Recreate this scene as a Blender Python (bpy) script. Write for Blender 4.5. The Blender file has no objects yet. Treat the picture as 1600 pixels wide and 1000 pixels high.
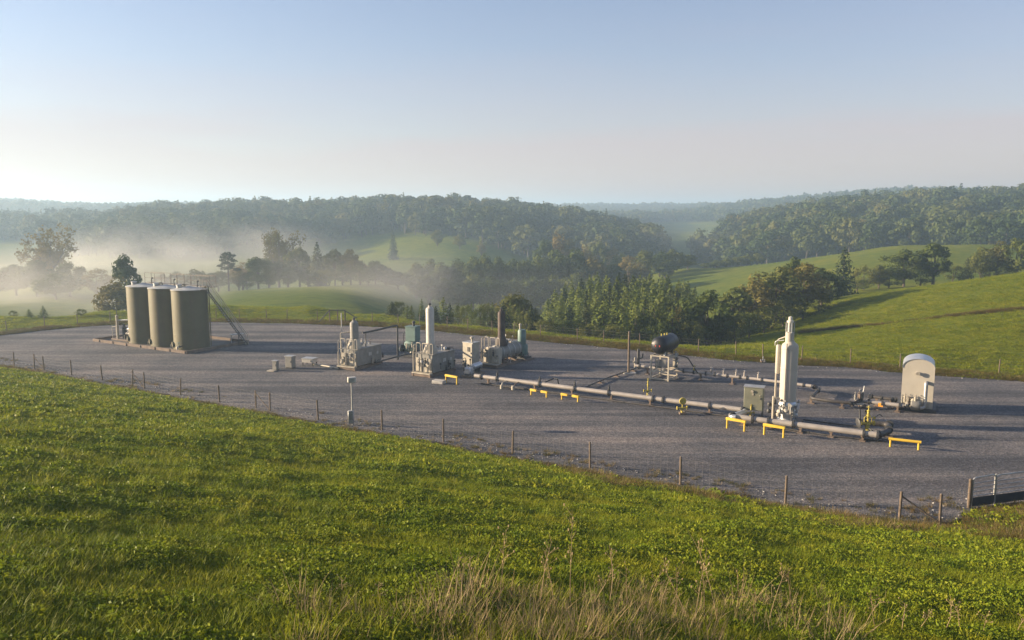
import bpy, bmesh, math, random
import numpy as np
from mathutils import Vector, Matrix
R = math.radians
random.seed(7); RNG = np.random.default_rng(11)
scene = bpy.context.scene
COL = scene.collection

# ------------------------------------------------------------------ camera, sky, sun, exposure
FPX, CAMH = 1256.0, 13.7                 # focal length in photo pixels, camera height above the gravel pad
PITCH = math.atan(170 / FPX)
cam_d = bpy.data.cameras.new('camera'); cam = bpy.data.objects.new('camera', cam_d); COL.objects.link(cam)
cam_d.sensor_width = 36; cam_d.lens = 36 * FPX / 1600; cam_d.clip_start = 0.2; cam_d.clip_end = 20000
cam.location = (0, 0, CAMH); cam.rotation_euler = (math.pi / 2 - PITCH, 0, 0)
scene.camera = cam

SUN_AZ, SUN_EL = 173.0, 12.5             # math angle of the direction towards the sun (0 = +x, 90 = +y)
world = bpy.data.worlds.new('World'); scene.world = world; world.use_nodes = True
wn = world.node_tree.nodes; wl = world.node_tree.links; wn.clear()
wo = wn.new('ShaderNodeOutputWorld'); bg = wn.new('ShaderNodeBackground'); sky = wn.new('ShaderNodeTexSky')
sky.sky_type = 'NISHITA'; sky.sun_disc = False
sky.sun_elevation = R(SUN_EL); sky.sun_rotation = R(90 - SUN_AZ)
sky.altitude = 200; sky.air_density = 1.0; sky.dust_density = 0.8; sky.ozone_density = 3.0
# morning haze layer low over the whole horizon (same all round), its upper edge torn into faint streaks
tc = wn.new('ShaderNodeTexCoord'); mp = wn.new('ShaderNodeMapping'); mp.inputs['Scale'].default_value = (1.2, 1.2, 9)
nz = wn.new('ShaderNodeTexNoise'); nz.inputs['Scale'].default_value = 1.6; nz.inputs['Detail'].default_value = 5
sx_ = wn.new('ShaderNodeSeparateXYZ'); wl.new(tc.outputs['Generated'], sx_.inputs[0])
ma = wn.new('ShaderNodeMath'); ma.operation = 'MULTIPLY_ADD'; ma.inputs[1].default_value = 0.125; wl.new(nz.outputs['Fac'], ma.inputs[0]); wl.new(sx_.outputs['Z'], ma.inputs[2])
rp = wn.new('ShaderNodeValToRGB'); e_ = rp.color_ramp.elements; e_[0].position = 0.06; e_[0].color = (.62, .62, .62, 1); e_[1].position = 0.30; e_[1].color = (.14, .14, .14, 1)
for p_, c_ in ((.145, .60), (.168, .40), (.23, .25)): q_ = e_.new(p_); q_.color = (c_, c_, c_, 1)
mx = wn.new('ShaderNodeMix'); mx.data_type = 'RGBA'
wl.new(tc.outputs['Generated'], mp.inputs['Vector']); wl.new(mp.outputs[0], nz.inputs['Vector']); wl.new(ma.outputs[0], rp.inputs[0])
wl.new(rp.outputs[0], mx.inputs[0]); wl.new(sky.outputs[0], mx.inputs[6]); mx.inputs[7].default_value = (3.05, 2.46, 2.48, 1)
tint = wn.new('ShaderNodeMix'); tint.data_type = 'RGBA'; tint.blend_type = 'MULTIPLY'; tint.inputs[0].default_value = 1; tint.inputs[7].default_value = (1.12, .985, .955, 1)
wl.new(mx.outputs[2], tint.inputs[6]); wl.new(tint.outputs[2], bg.inputs['Color']); bg.inputs['Strength'].default_value = 0.076
wl.new(bg.outputs[0], wo.inputs['Surface'])
sd = bpy.data.lights.new('sun', 'SUN'); sun = bpy.data.objects.new('sun', sd); COL.objects.link(sun)
sd.energy = 5.0; sd.angle = R(0.6); sd.color = (1.0, 0.80, 0.56)
sdir = Vector((math.cos(R(SUN_AZ)) * math.cos(R(SUN_EL)), math.sin(R(SUN_AZ)) * math.cos(R(SUN_EL)), math.sin(R(SUN_EL))))
sun.rotation_euler = sdir.to_track_quat('Z', 'Y').to_euler(); sun.location = (-60, 20, 60)
vs = scene.view_settings; vs.view_transform = 'Standard'; vs.look = 'None'; vs.exposure = 1.5; vs.gamma = 1
scene.render.engine = 'CYCLES'; scene.cycles.use_denoising = True
scene.cycles.max_bounces = 6; scene.cycles.diffuse_bounces = 2; scene.cycles.volume_bounces = 1; scene.cycles.transparent_max_bounces = 8
scene.cycles.volume_step_rate = 1.0; scene.cycles.volume_max_steps = 128
HAZE_DENSITY = 0.00066

# ------------------------------------------------------------------ helpers
def ray(u, v):
    xc, yc = (u - 800) / FPX, (500 - v) / FPX
    return Vector((xc, math.cos(PITCH) + yc * math.sin(PITCH), -math.sin(PITCH) + yc * math.cos(PITCH)))
def P(u, v, z=0.0):                       # point at height z seen in direction (u, v)
    d = ray(u, v); t = (z - CAMH) / d.z
    return Vector((d.x * t, d.y * t, z))
def PD(u, v, D):                          # point at world depth D
    d = ray(u, v); t = D / d.y
    return Vector((d.x * t, D, CAMH + d.z * t))
def smooth(a, b, x):
    t = np.clip((x - a) / (b - a), 0, 1); return t * t * (3 - 2 * t)

def tag(o, label=None, cat=None, group=None, kind=None):
    if label: o['label'] = label
    if cat: o['category'] = cat
    if group: o['group'] = group
    if kind: o['kind'] = kind
    return o
def thing(name, label, cat, loc=(0, 0, 0), rz=0.0, group=None):
    o = bpy.data.objects.new(name, None); o.empty_display_size = 0.3; COL.objects.link(o)
    o.location = loc; o.rotation_euler = (0, 0, rz)
    return tag(o, label, cat, group)
def link(name, me, parent=None, mat=None):
    o = bpy.data.objects.new(name, me); COL.objects.link(o)
    if mat is not None and not me.materials: me.materials.append(mat)
    if parent is not None: o.parent = parent
    return o

class MB:
    def __init__(s): s.v = []; s.f = []
    def add(s, vs, fs):
        b = len(s.v); s.v += [tuple(p) for p in vs]; s.f += [tuple(i + b for i in f) for f in fs]; return s
    def box(s, c, size, rz=0.0, rx=0.0, ch=0.0):
        x, y, z = (k / 2 for k in size); c = Vector(c); M = Matrix.Rotation(rz, 3, 'Z') @ Matrix.Rotation(rx, 3, 'X')
        if ch > 0:
            k = min(ch, x * .9, y * .9, z * .9); vs = []; 
            for sx in (-1, 1):
                for sy in (-1, 1):
                    for sz in (-1, 1):
                        vs += [(sx * x, sy * (y - k), sz * (z - k)), (sx * (x - k), sy * y, sz * (z - k)), (sx * (x - k), sy * (y - k), sz * z)]
            bm = bmesh.new(); bv = [bm.verts.new(q) for q in vs]; bmesh.ops.convex_hull(bm, input=bv)
            bm.verts.index_update()
            s.add([c + M @ q.co for q in bm.verts], [[q.index for q in f.verts] for f in bm.faces]); bm.free(); return s
        vs = [c + M @ Vector((sx * x, sy * y, sz * z)) for sx, sy, sz in
              ((-1,-1,-1),(1,-1,-1),(1,1,-1),(-1,1,-1),(-1,-1,1),(1,-1,1),(1,1,1),(-1,1,1))]
        return s.add(vs, [(3,2,1,0),(4,5,6,7),(0,1,5,4),(1,2,6,5),(2,3,7,6),(3,0,4,7)])
    def cyl(s, a, b, r0, r1=None, n=10, caps=True):
        a, b = Vector(a), Vector(b); r1 = r0 if r1 is None else r1
        d = (b - a).normalized(); t = d.orthogonal().normalized(); w = d.cross(t)
        vs = []
        for p, r in ((a, r0), (b, r1)):
            for i in range(n):
                q = 2 * math.pi * i / n; vs.append(p + (t * math.cos(q) + w * math.sin(q)) * r)
        fs = [(i, (i + 1) % n, n + (i + 1) % n, n + i) for i in range(n)]
        if caps: fs += [tuple(range(n))[::-1], tuple(range(n, 2 * n))]
        return s.add(vs, fs)
    def tube(s, pts, r, n=8, caps=True):
        pts = [Vector(p) for p in pts]; m = len(pts); vs = []; rr = r if isinstance(r, (list, tuple)) else [r] * m
        t0 = (pts[1] - pts[0]).normalized(); nrm = t0.orthogonal().normalized()
        for i, p in enumerate(pts):
            t = (pts[min(i + 1, m - 1)] - pts[max(i - 1, 0)]).normalized()
            nrm = (nrm - t * nrm.dot(t)).normalized(); w = t.cross(nrm)
            for k in range(n):
                q = 2 * math.pi * k / n; vs.append(p + (nrm * math.cos(q) + w * math.sin(q)) * rr[i])
        fs = [(i * n + k, i * n + (k + 1) % n, (i + 1) * n + (k + 1) % n, (i + 1) * n + k) for i in range(m - 1) for k in range(n)]
        if caps: fs += [tuple(range(n))[::-1], tuple(range((m - 1) * n, m * n))]
        return s.add(vs, fs)
    def lathe(s, prof, c=(0, 0, 0), n=24, axis=None):
        c = Vector(c); M = Matrix.Identity(3) if axis is None else Vector((0, 0, 1)).rotation_difference(Vector(axis)).to_matrix()
        vs = []; fs = []
        for r, z in prof:
            for k in range(n):
                q = 2 * math.pi * k / n; vs.append(c + M @ Vector((r * math.cos(q), r * math.sin(q), z)))
        for i in range(len(prof) - 1):
            fs += [(i * n + k, i * n + (k + 1) % n, (i + 1) * n + (k + 1) % n, (i + 1) * n + k) for k in range(n)]
        fs += [tuple(range(n))[::-1], tuple(range((len(prof) - 1) * n, len(prof) * n))]
        return s.add(vs, fs)
    def prism(s, poly, y0, y1, c=(0, 0, 0), rz=0.0):       # polygon in x-z, extruded along y
        c = Vector(c); M = Matrix.Rotation(rz, 3, 'Z'); n = len(poly)
        vs = [c + M @ Vector((x, y, z)) for y in (y0, y1) for x, z in poly]
        return s.add(vs, [tuple(range(n)), tuple(range(n, 2 * n))[::-1]] + [(i, n + i, n + (i + 1) % n, (i + 1) % n) for i in range(n)])
    def mesh(s, name, mat, sm=True):
        me = bpy.data.meshes.new(name); me.from_pydata(s.v, [], s.f); me.materials.append(mat)
        if sm:
            me.polygons.foreach_set('use_smooth', [True] * len(me.polygons)); me.set_sharp_from_angle(angle=R(40))
        me.update(); return me
    def build(s, name, mat, parent=None, sm=True): return link(name, s.mesh(name, mat, sm), parent)

def rounded(pts, r=0.25, n=4):             # pipe path with rounded elbows
    pts = [Vector(p) for p in pts]; out = [pts[0]]
    for i in range(1, len(pts) - 1):
        p, a, b = pts[i], pts[i - 1], pts[i + 1]
        k = min(r, (a - p).length * .45, (b - p).length * .45)
        s, e = p + (a - p).normalized() * k, p + (b - p).normalized() * k
        for j in range(n + 1):
            t = j / n; out.append(s * (1 - t) ** 2 + p * 2 * t * (1 - t) + e * t * t)
    return out + [pts[-1]]

def np_mesh(name, V, F, mat=None, smooth_=False):          # fast mesh from numpy (all tris or all quads)
    me = bpy.data.meshes.new(name); V = np.asarray(V, np.float32); F = np.asarray(F, np.int32); k = F.shape[1]
    me.vertices.add(len(V)); me.vertices.foreach_set('co', V.ravel())
    me.loops.add(F.size); me.loops.foreach_set('vertex_index', F.ravel())
    me.polygons.add(len(F)); me.polygons.foreach_set('loop_start', np.arange(0, F.size, k, dtype=np.int32))
    if smooth_: me.polygons.foreach_set('use_smooth', np.ones(len(F), bool))
    me.update(calc_edges=True); me.validate()
    if mat: me.materials.append(mat)
    return me

class VNoise:
    def __init__(s, seed): s.g = np.random.default_rng(seed).random((256, 256))
    def one(s, x, y):
        xi, yi = np.floor(x).astype(int), np.floor(y).astype(int); fx, fy = x - xi, y - yi
        fx, fy = fx * fx * (3 - 2 * fx), fy * fy * (3 - 2 * fy); g = s.g
        a, b = g[xi & 255, yi & 255], g[(xi + 1) & 255, yi & 255]; c, d = g[xi & 255, (yi + 1) & 255], g[(xi + 1) & 255, (yi + 1) & 255]
        return (a * (1 - fx) + b * fx) * (1 - fy) + (c * (1 - fx) + d * fx) * fy
    def __call__(s, x, y, sc, octv=3):
        x, y = np.asarray(x, float) / sc, np.asarray(y, float) / sc; t = 0; a = 1; n = 0
        for i in range(octv): t = t + a * s.one(x + 17.3 * i, y + 9.1 * i); n += a; a *= .5; x = x * 2.03; y = y * 2.03
        return t / n * 2 - 1
VN = VNoise(3)

# ------------------------------------------------------------------ materials
def ramp(nt, stops):
    r = nt.nodes.new('ShaderNodeValToRGB'); e = r.color_ramp.elements
    while len(e) < len(stops): e.new(0.5)
    for el, (p, c) in zip(e, stops): el.position = p; el.color = (*c, 1)
    return r
def new_mat(name):
    m = bpy.data.materials.new(name); m.use_nodes = True; nt = m.node_tree
    return m, nt, nt.nodes['Principled BSDF']
def noise(nt, scale, detail=4, coord='Object', rough=.55, dist=0.0, vec=None):
    n = nt.nodes.new('ShaderNodeTexNoise'); n.inputs['Scale'].default_value = scale; n.inputs['Detail'].default_value = detail
    n.inputs['Roughness'].default_value = rough; n.inputs['Distortion'].default_value = dist
    if vec is None:
        if coord == 'World': c = nt.nodes.new('ShaderNodeNewGeometry').outputs['Position']
        else: c = nt.nodes.new('ShaderNodeTexCoord').outputs[coord]
        vec = c
    nt.links.new(vec, n.inputs['Vector']); return n
def mixc(nt, fac, a, b, mode='MIX'):
    m = nt.nodes.new('ShaderNodeMix'); m.data_type = 'RGBA'; m.blend_type = mode
    for i, x in ((0, fac), (6, a), (7, b)):
        if hasattr(x, 'is_output') or isinstance(x, bpy.types.NodeSocket): nt.links.new(x, m.inputs[i])
        elif i == 0: m.inputs[0].default_value = x
        else: m.inputs[i].default_value = (*x, 1)
    return m.outputs[2]
def metal_paint(name, col, rough=.5, metal=0.0, wear=(.25, .14, .08), amount=.35, vary=.25, scale=2.0):
    m, nt, b = new_mat(name)
    n1 = noise(nt, scale, 5, 'World'); n2 = noise(nt, scale * 4, 6, 'World', .7)
    lo, hi = tuple(c * (1 - vary) for c in col), tuple(min(1, c * (1 + vary)) for c in col)
    base = ramp(nt, [(.3, lo), (.7, hi)]); nt.links.new(n1.outputs['Fac'], base.inputs[0])
    w = ramp(nt, [(.56, (0, 0, 0)), (.74, (amount,) * 3)]); nt.links.new(n2.outputs['Fac'], w.inputs[0])
    c = mixc(nt, w.outputs[0], base.outputs[0], wear)
    nt.links.new(c, b.inputs['Base Color']); b.inputs['Metallic'].default_value = metal
    rr = nt.nodes.new('ShaderNodeMapRange'); rr.inputs[3].default_value = rough - .1; rr.inputs[4].default_value = min(1, rough + .25)
    nt.links.new(n2.outputs['Fac'], rr.inputs[0]); nt.links.new(rr.outputs[0], b.inputs['Roughness'])
    bp = nt.nodes.new('ShaderNodeBump'); bp.inputs['Strength'].default_value = .12; bp.inputs['Distance'].default_value = .02
    nt.links.new(n2.outputs['Fac'], bp.inputs['Height']); nt.links.new(bp.outputs[0], b.inputs['Normal'])
    return m
def leaf_mat(name, stops, trans=.3, rough=.6, world_scale=None, rnd=.5):
    """foliage: colour varies per plant (object random) and softly across the crown"""
    m, nt, b = new_mat(name); oi = nt.nodes.new('ShaderNodeObjectInfo')
    n1 = noise(nt, .35 if world_scale is None else world_scale, 3, 'World')
    mr = nt.nodes.new('ShaderNodeMath'); mr.operation = 'MULTIPLY_ADD'; mr.inputs[1].default_value = rnd
    nt.links.new(oi.outputs['Random'], mr.inputs[0])
    sc = nt.nodes.new('ShaderNodeMath'); sc.operation = 'MULTIPLY'; sc.inputs[1].default_value = 1 - rnd
    nt.links.new(n1.outputs['Fac'], sc.inputs[0]); nt.links.new(sc.outputs[0], mr.inputs[2])
    rp_ = ramp(nt, stops); nt.links.new(mr.outputs[0], rp_.inputs[0])
    nt.links.new(rp_.outputs[0], b.inputs['Base Color']); b.inputs['Roughness'].default_value = rough
    b.inputs['Specular IOR Level'].default_value = .07
    tr = nt.nodes.new('ShaderNodeBsdfTranslucent'); nt.links.new(rp_.outputs[0], tr.inputs['Color'])
    ms = nt.nodes.new('ShaderNodeMixShader'); ms.inputs[0].default_value = trans
    nt.links.new(b.outputs[0], ms.inputs[1]); nt.links.new(tr.outputs[0], ms.inputs[2])
    nt.links.new(ms.outputs[0], nt.nodes['Material Output'].inputs['Surface'])
    return m

# ------------------------------------------------------------------ terrain
near_px = [(-140, 547), (0, 572), (100, 590), (200, 608), (300, 627), (400, 645), (500, 663), (600, 680), (700, 697), (800, 717), (900, 735), (1000, 753),
           (1100, 770), (1200, 788), (1300, 805), (1400, 820), (1480, 826), (1505, 806), (1545, 796), (1600, 790), (1700, 786)]
far_px = [(1700, 604), (1600, 596), (1540, 592), (1460, 586), (1400, 581), (1330, 574), (1260, 571), (1200, 567), (1120, 560), (1040, 552), (960, 544), (900, 538),
          (820, 531), (740, 523), (680, 517), (620, 512), (560, 509), (480, 506), (400, 504), (330, 503), (240, 505), (170, 508), (120, 511), (60, 517), (0, 524), (-80, 534)]
near_w = [P(u, v) for u, v in near_px]; far_w = [P(u, v) for u, v in far_px]
pad_poly = np.array([(p.x, p.y) for p in near_w + far_w])
near_line = np.array([(-320, 150)] + [(p.x, p.y) for p in near_w] + [(60, 36), (300, 10)])
def seg_dist(x, y, line, closed=False):
    d = np.full(np.shape(x), 1e9); L = len(line)
    for i in range(L if closed else L - 1):
        a, b = line[i], line[(i + 1) % L]; e = b - a; t = np.clip(((x - a[0]) * e[0] + (y - a[1]) * e[1]) / (e @ e), 0, 1)
        d = np.minimum(d, np.hypot(x - a[0] - t * e[0], y - a[1] - t * e[1]))
    return d
def inside(x, y, poly):
    c = np.zeros(np.shape(x), bool); n = len(poly); j = n - 1
    for i in range(n):
        (xi, yi), (xj, yj) = poly[i], poly[j]
        c ^= ((yi > y) != (yj > y)) & (x < (xj - xi) * (y - yi) / (yj - yi + 1e-12) + xi); j = i
    return c
# what the eye sees of the ground: (photo column, photo row, metres away)
CTRL = [(1240,514,108),(1400,506,95),(1600,486,90),(1300,480,125),(1400,456,130),(1500,440,130),(1600,426,130),(1800,405,130),(1300,458,160),(1420,447,165),(1560,440,165),(1700,430,165),
        (1400,384,260),(1530,380,260),(1700,378,260),(1250,408,260),(1170,424,250),(1100,440,240),(1130,462,205),(1300,432,200),(1450,410,210),(1600,405,210),
        (1060,420,300),(1100,428,375),(1250,408,340),(1400,398,335),(1550,392,320),(1700,390,310),
        (1300,350,480),(1400,344,480),(1500,338,480),(1600,335,480),(1750,332,480),(1200,372,480),(1120,413,440),(1450,336,640),(1650,330,640),(1250,352,640),
        (1000,425,350),(880,475,250),(700,482,225),(800,500,170),(1000,520,135),(900,512,150),(645,490,170),(640,470,235),(760,470,260),(940,440,320),
        (660,372,420),(830,402,400),(500,388,430),(640,432,310),(740,420,330),(560,430,300),(580,400,370),(760,398,370),
        (430,450,205),(530,446,215),(310,460,190),(620,451,225),(460,478,135),(570,485,140),(350,482,140),(450,455,260),
        (600,350,500),(450,352,500),(750,352,510),(900,366,500),(1020,388,480),(200,366,480),(330,357,490),(60,372,520),(-80,372,520),
        (200,402,380),(400,392,400),(950,404,420),(300,400,385),(100,400,420),(20,384,470),(20,408,340),(-100,400,350),(960,372,640),(800,350,640),(400,350,640),(100,362,640),
        (100,446,230),(100,482,160),(0,450,230),(0,486,150),(300,432,290),(250,415,340),(-120,460,220),(200,480,165),(240,452,228),
        (0,323,1200),(150,331,1200),(300,329,1200),(-120,322,1200),(100,345,800),(350,345,800),(620,345,800),(620,330,1300),(800,330,1300),
        (950,327,1700),(1050,327,1700),(1150,326,1700),(870,328,1700),(960,345,1000),(900,337,1300),(1060,364,760),(1030,372,700),(1110,354,860),(1000,350,1100),
        (1110,339,1020),(1240,325,1020),(1330,314,1100),(1430,307,1100),(1600,312,1100),(1300,340,820),(1600,330,820),(1040,345,1000)]
FLAT = [(-100,540,0),(0,516,0),(60,511,0),(165,503,0),(330,494,.1),(480,494,.1),(600,500,.1),(700,509,.1),(850,524,.1),(1000,539,0),(1130,550,0),(1250,556,0),(1380,562,.1),(1600,575,.2),(1800,585,.3)]
BERM = [(0,497,100),(165,489,102),(330,481,106),(480,481,106),(600,489,101),(700,503,95),(850,520,88),(1000,537,82),(1130,548,79)]
DIP = [(-100,118,-5),(0,122,-4.5),(165,124,-4),(330,122,-1.6),(480,122,-1.8),(600,118,-4),(700,113,-5),(850,108,-5.5),(1000,104,-5.5),(1100,103,-4.5),(1180,104,-2.8),(950,120,-6.5),(1100,122,-6)]
pts = [PD(*c) for c in CTRL + BERM] + [P(*c) for c in FLAT] + [Vector(((u - 800) / FPX * D, D, z)) for u, D, z in DIP]
pts += [Vector((p.x, p.y, 0)) for p in near_w[::3]]
for a in (-58, -30, 0, 30, 58):
    for r in (2600, 6500): pts.append(Vector((r * math.sin(R(a)), r * math.cos(R(a)), 8)))
    if abs(a) > 50:
        for r, z in ((60, 0), (110, 0), (220, -5), (500, 5), (1200, 15)): pts.append(Vector((r * math.sin(R(a)), r * math.cos(R(a)), z)))
CP = np.array([(p.x, p.y, p.z) for p in pts])
def warp(x, y):
    th = np.clip(np.arctan2(x, y), -1.05, 1.05); return np.stack([th * 2.6, np.log(np.maximum(np.hypot(x, y), 20))], -1)
def kern(d2): return np.where(d2 > 1e-12, .5 * d2 * np.log(d2 + 1e-12), 0)
Q = warp(CP[:, 0], CP[:, 1]); nC = len(Q)
A_ = np.zeros((nC + 3, nC + 3)); A_[:nC, :nC] = kern(((Q[:, None] - Q[None]) ** 2).sum(-1)) + np.eye(nC) * 2e-4
A_[:nC, nC:] = np.c_[np.ones(nC), Q]; A_[nC:, :nC] = A_[:nC, nC:].T
Wt = np.linalg.solve(A_, np.r_[CP[:, 2], 0, 0, 0])
def tps(x, y):
    q = warp(x, y); sh = q.shape[:-1]; q = q.reshape(-1, 2); out = np.empty(len(q))
    for i in range(0, len(q), 20000):
        s = q[i:i + 20000]; out[i:i + 20000] = kern(((s[:, None] - Q[None]) ** 2).sum(-1)) @ Wt[:nC] + Wt[nC] + s @ Wt[nC + 1:]
    return out.reshape(sh)
def near_side(x, y): return y < np.interp(x, near_line[:, 0], near_line[:, 1])
def hill(d):
    return np.where(d < 38, .262 * d, .262 * 38 + 1.2 * (1 - np.exp(-(d - 38) / 14)))
def ground_z(x, y):
    x, y = np.asarray(x, float), np.asarray(y, float)
    ns = near_side(x, y); ins = inside(x, y, pad_poly); dp = seg_dist(x, y, pad_poly, True)
    dn = seg_dist(x, y, near_line)
    z = tps(x, y) * smooth(0, 14, dp) + VN(x, y, 40) * 1.0 * smooth(60, 250, dp)
    z += VN(x, y, 6) * .16 * smooth(1, 8, dp)
    zn = hill(dn) * smooth(0, 3, dn) + VN(x, y, 7.0, 2) * .10 * smooth(1, 7, dn) + VN(y, x, 1.3, 2) * .045 * smooth(.6, 3, dn)
    z = np.where(ns, zn, z)
    z = z - .10 * (1 - smooth(.0, 1.2, np.where(ins, 0, dp)))
    return np.where(ins, -.10, z)
def gz(x, y): return float(ground_z(np.array([x]), np.array([y]))[0])

ang = np.r_[np.arange(-180, -48, 4.0), np.arange(-48, 48.01, .2), np.arange(52, 180, 4.0)]
rad = np.r_[0.05, np.geomspace(2.0, 7000, 330)]
TA, RR = np.meshgrid(np.radians(ang), rad); GX, GY = np.sin(TA) * RR, np.cos(TA) * RR; GZ = ground_z(GX, GY)
na, nr = len(ang), len(rad); idx = np.arange(na * nr).reshape(nr, na); nxt = np.roll(idx, -1, 1)
quads = np.stack([idx[:-1], nxt[:-1], nxt[1:], idx[1:]], -1).reshape(-1, 4)[:, ::-1]
gm, nt, b = new_mat('pasture')
n_big = noise(nt, .03, 4, 'World'); n_mid = noise(nt, .35, 5, 'World', .65); n_fine = noise(nt, 5.0, 5, 'World', .7)
c1 = ramp(nt, [(.25, (.088, .120, .014)), (.5, (.132, .162, .018)), (.75, (.198, .200, .030))]); nt.links.new(n_mid.outputs['Fac'], c1.inputs[0])
c2 = ramp(nt, [(.3, (.7, .75, .7)), (.7, (1.15, 1.1, 1.0))]); nt.links.new(n_fine.outputs['Fac'], c2.inputs[0])
cc = mixc(nt, 1.0, c1.outputs[0], c2.outputs[0], 'MULTIPLY')
c3 = ramp(nt, [(.35, (.72, .84, .8)), (.65, (1.18, 1.06, .9))]); nt.links.new(n_big.outputs['Fac'], c3.inputs[0])
cc = mixc(nt, 1.0, cc, c3.outputs[0], 'MULTIPLY'); nt.links.new(cc, b.inputs['Base Color']); b.inputs['Roughness'].default_value = .85
b.inputs['Specular IOR Level'].default_value = .04
bp = nt.nodes.new('ShaderNodeBump'); bp.inputs['Strength'].default_value = .9; bp.inputs['Distance'].default_value = .25
nt.links.new(n_fine.outputs['Fac'], bp.inputs['Height']); nt.links.new(bp.outputs[0], b.inputs['Normal'])
ground = link('ground', np_mesh('ground', np.stack([GX, GY, GZ], -1).reshape(-1, 3), quads, gm, True)); tag(ground, kind='structure')

# gravel pad: one sheet with a short skirt, ragged border
def subdiv_ring(poly, step):
    out = []; n = len(poly)
    for i in range(n):
        a, b = poly[i], poly[(i + 1) % n]; k = max(1, int(np.hypot(*(b - a)) / step))
        for j in range(k): out.append(a + (b - a) * j / k)
    return np.array(out)
ring = subdiv_ring(pad_poly, .7); jit = np.stack([VN(ring[:, 0], ring[:, 1], 1.6), VN(ring[:, 1], ring[:, 0], 1.9)], -1) * .75; ring = ring + jit
bm = bmesh.new(); top = [bm.verts.new((x, y, 0)) for x, y in ring]; f = bm.faces.new(top)
if f.normal.z < 0: f.normal_flip()
low = [bm.verts.new((x * 1.001, y * 1.001, -.35)) for x, y in ring]
for i in range(len(top)): bm.faces.new((top[i - 1], top[i], low[i], low[i - 1]))
bmesh.ops.triangulate(bm, faces=[f]); bmesh.ops.recalc_face_normals(bm, faces=bm.faces[:])
pm, nt, b = new_mat('gravel')
g1 = noise(nt, .12, 5, 'World', .6); g2 = noise(nt, 9, 6, 'World', .75); vo = nt.nodes.new('ShaderNodeTexVoronoi'); vo.inputs['Scale'].default_value = 11
nt.links.new(nt.nodes.new('ShaderNodeNewGeometry').outputs['Position'], vo.inputs['Vector'])
c1 = ramp(nt, [(.28, (.078, .078, .083)), (.48, (.116, .113, .115)), (.70, (.180, .162, .150))]); nt.links.new(g1.outputs['Fac'], c1.inputs[0])
sepc = nt.nodes.new('ShaderNodeSeparateColor'); nt.links.new(vo.outputs['Color'], sepc.inputs[0])
c2 = ramp(nt, [(0, (.52, .52, .55)), (.6, (1, 1, 1)), (1, (1.65, 1.62, 1.6))]); nt.links.new(sepc.outputs[0], c2.inputs[0])
c3 = ramp(nt, [(.25, (.7, .7, .7)), (.75, (1.25, 1.25, 1.25))]); nt.links.new(g2.outputs['Fac'], c3.inputs[0])
cc = mixc(nt, .8, c1.outputs[0], c2.outputs[0], 'MULTIPLY'); cc = mixc(nt, .8, cc, c3.outputs[0], 'MULTIPLY')
# wheel tracks: long soft streaks worn along the pad
mpn = nt.nodes.new('ShaderNodeMapping'); mpn.inputs['Rotation'].default_value = (0, 0, R(31)); mpn.inputs['Scale'].default_value = (.02, .55, 1)
nt.links.new(nt.nodes.new('ShaderNodeNewGeometry').outputs['Position'], mpn.inputs['Vector'])
g3 = noise(nt, 1.0, 3, vec=mpn.outputs[0]); c4 = ramp(nt, [(.40, (.68, .69, .72)), (.50, (1.0, 1.0, 1.0)), (.60, (1.38, 1.30, 1.22))]); nt.links.new(g3.outputs['Fac'], c4.inputs[0])
cc = mixc(nt, 1, cc, c4.outputs[0], 'MULTIPLY')
nt.links.new(cc, b.inputs['Base Color']); b.inputs['Roughness'].default_value = .9; b.inputs['Specular IOR Level'].default_value = .2
bp = nt.nodes.new('ShaderNodeBump'); bp.inputs['Strength'].default_value = .5; bp.inputs['Distance'].default_value = .03
nt.links.new(vo.outputs['Distance'], bp.inputs['Height']); nt.links.new(bp.outputs[0], b.inputs['Normal'])
me = bpy.data.meshes.new('gravel_pad'); bm.to_mesh(me); bm.free(); me.materials.append(pm)
pad = link('gravel_pad', me); tag(pad, kind='structure')

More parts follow.
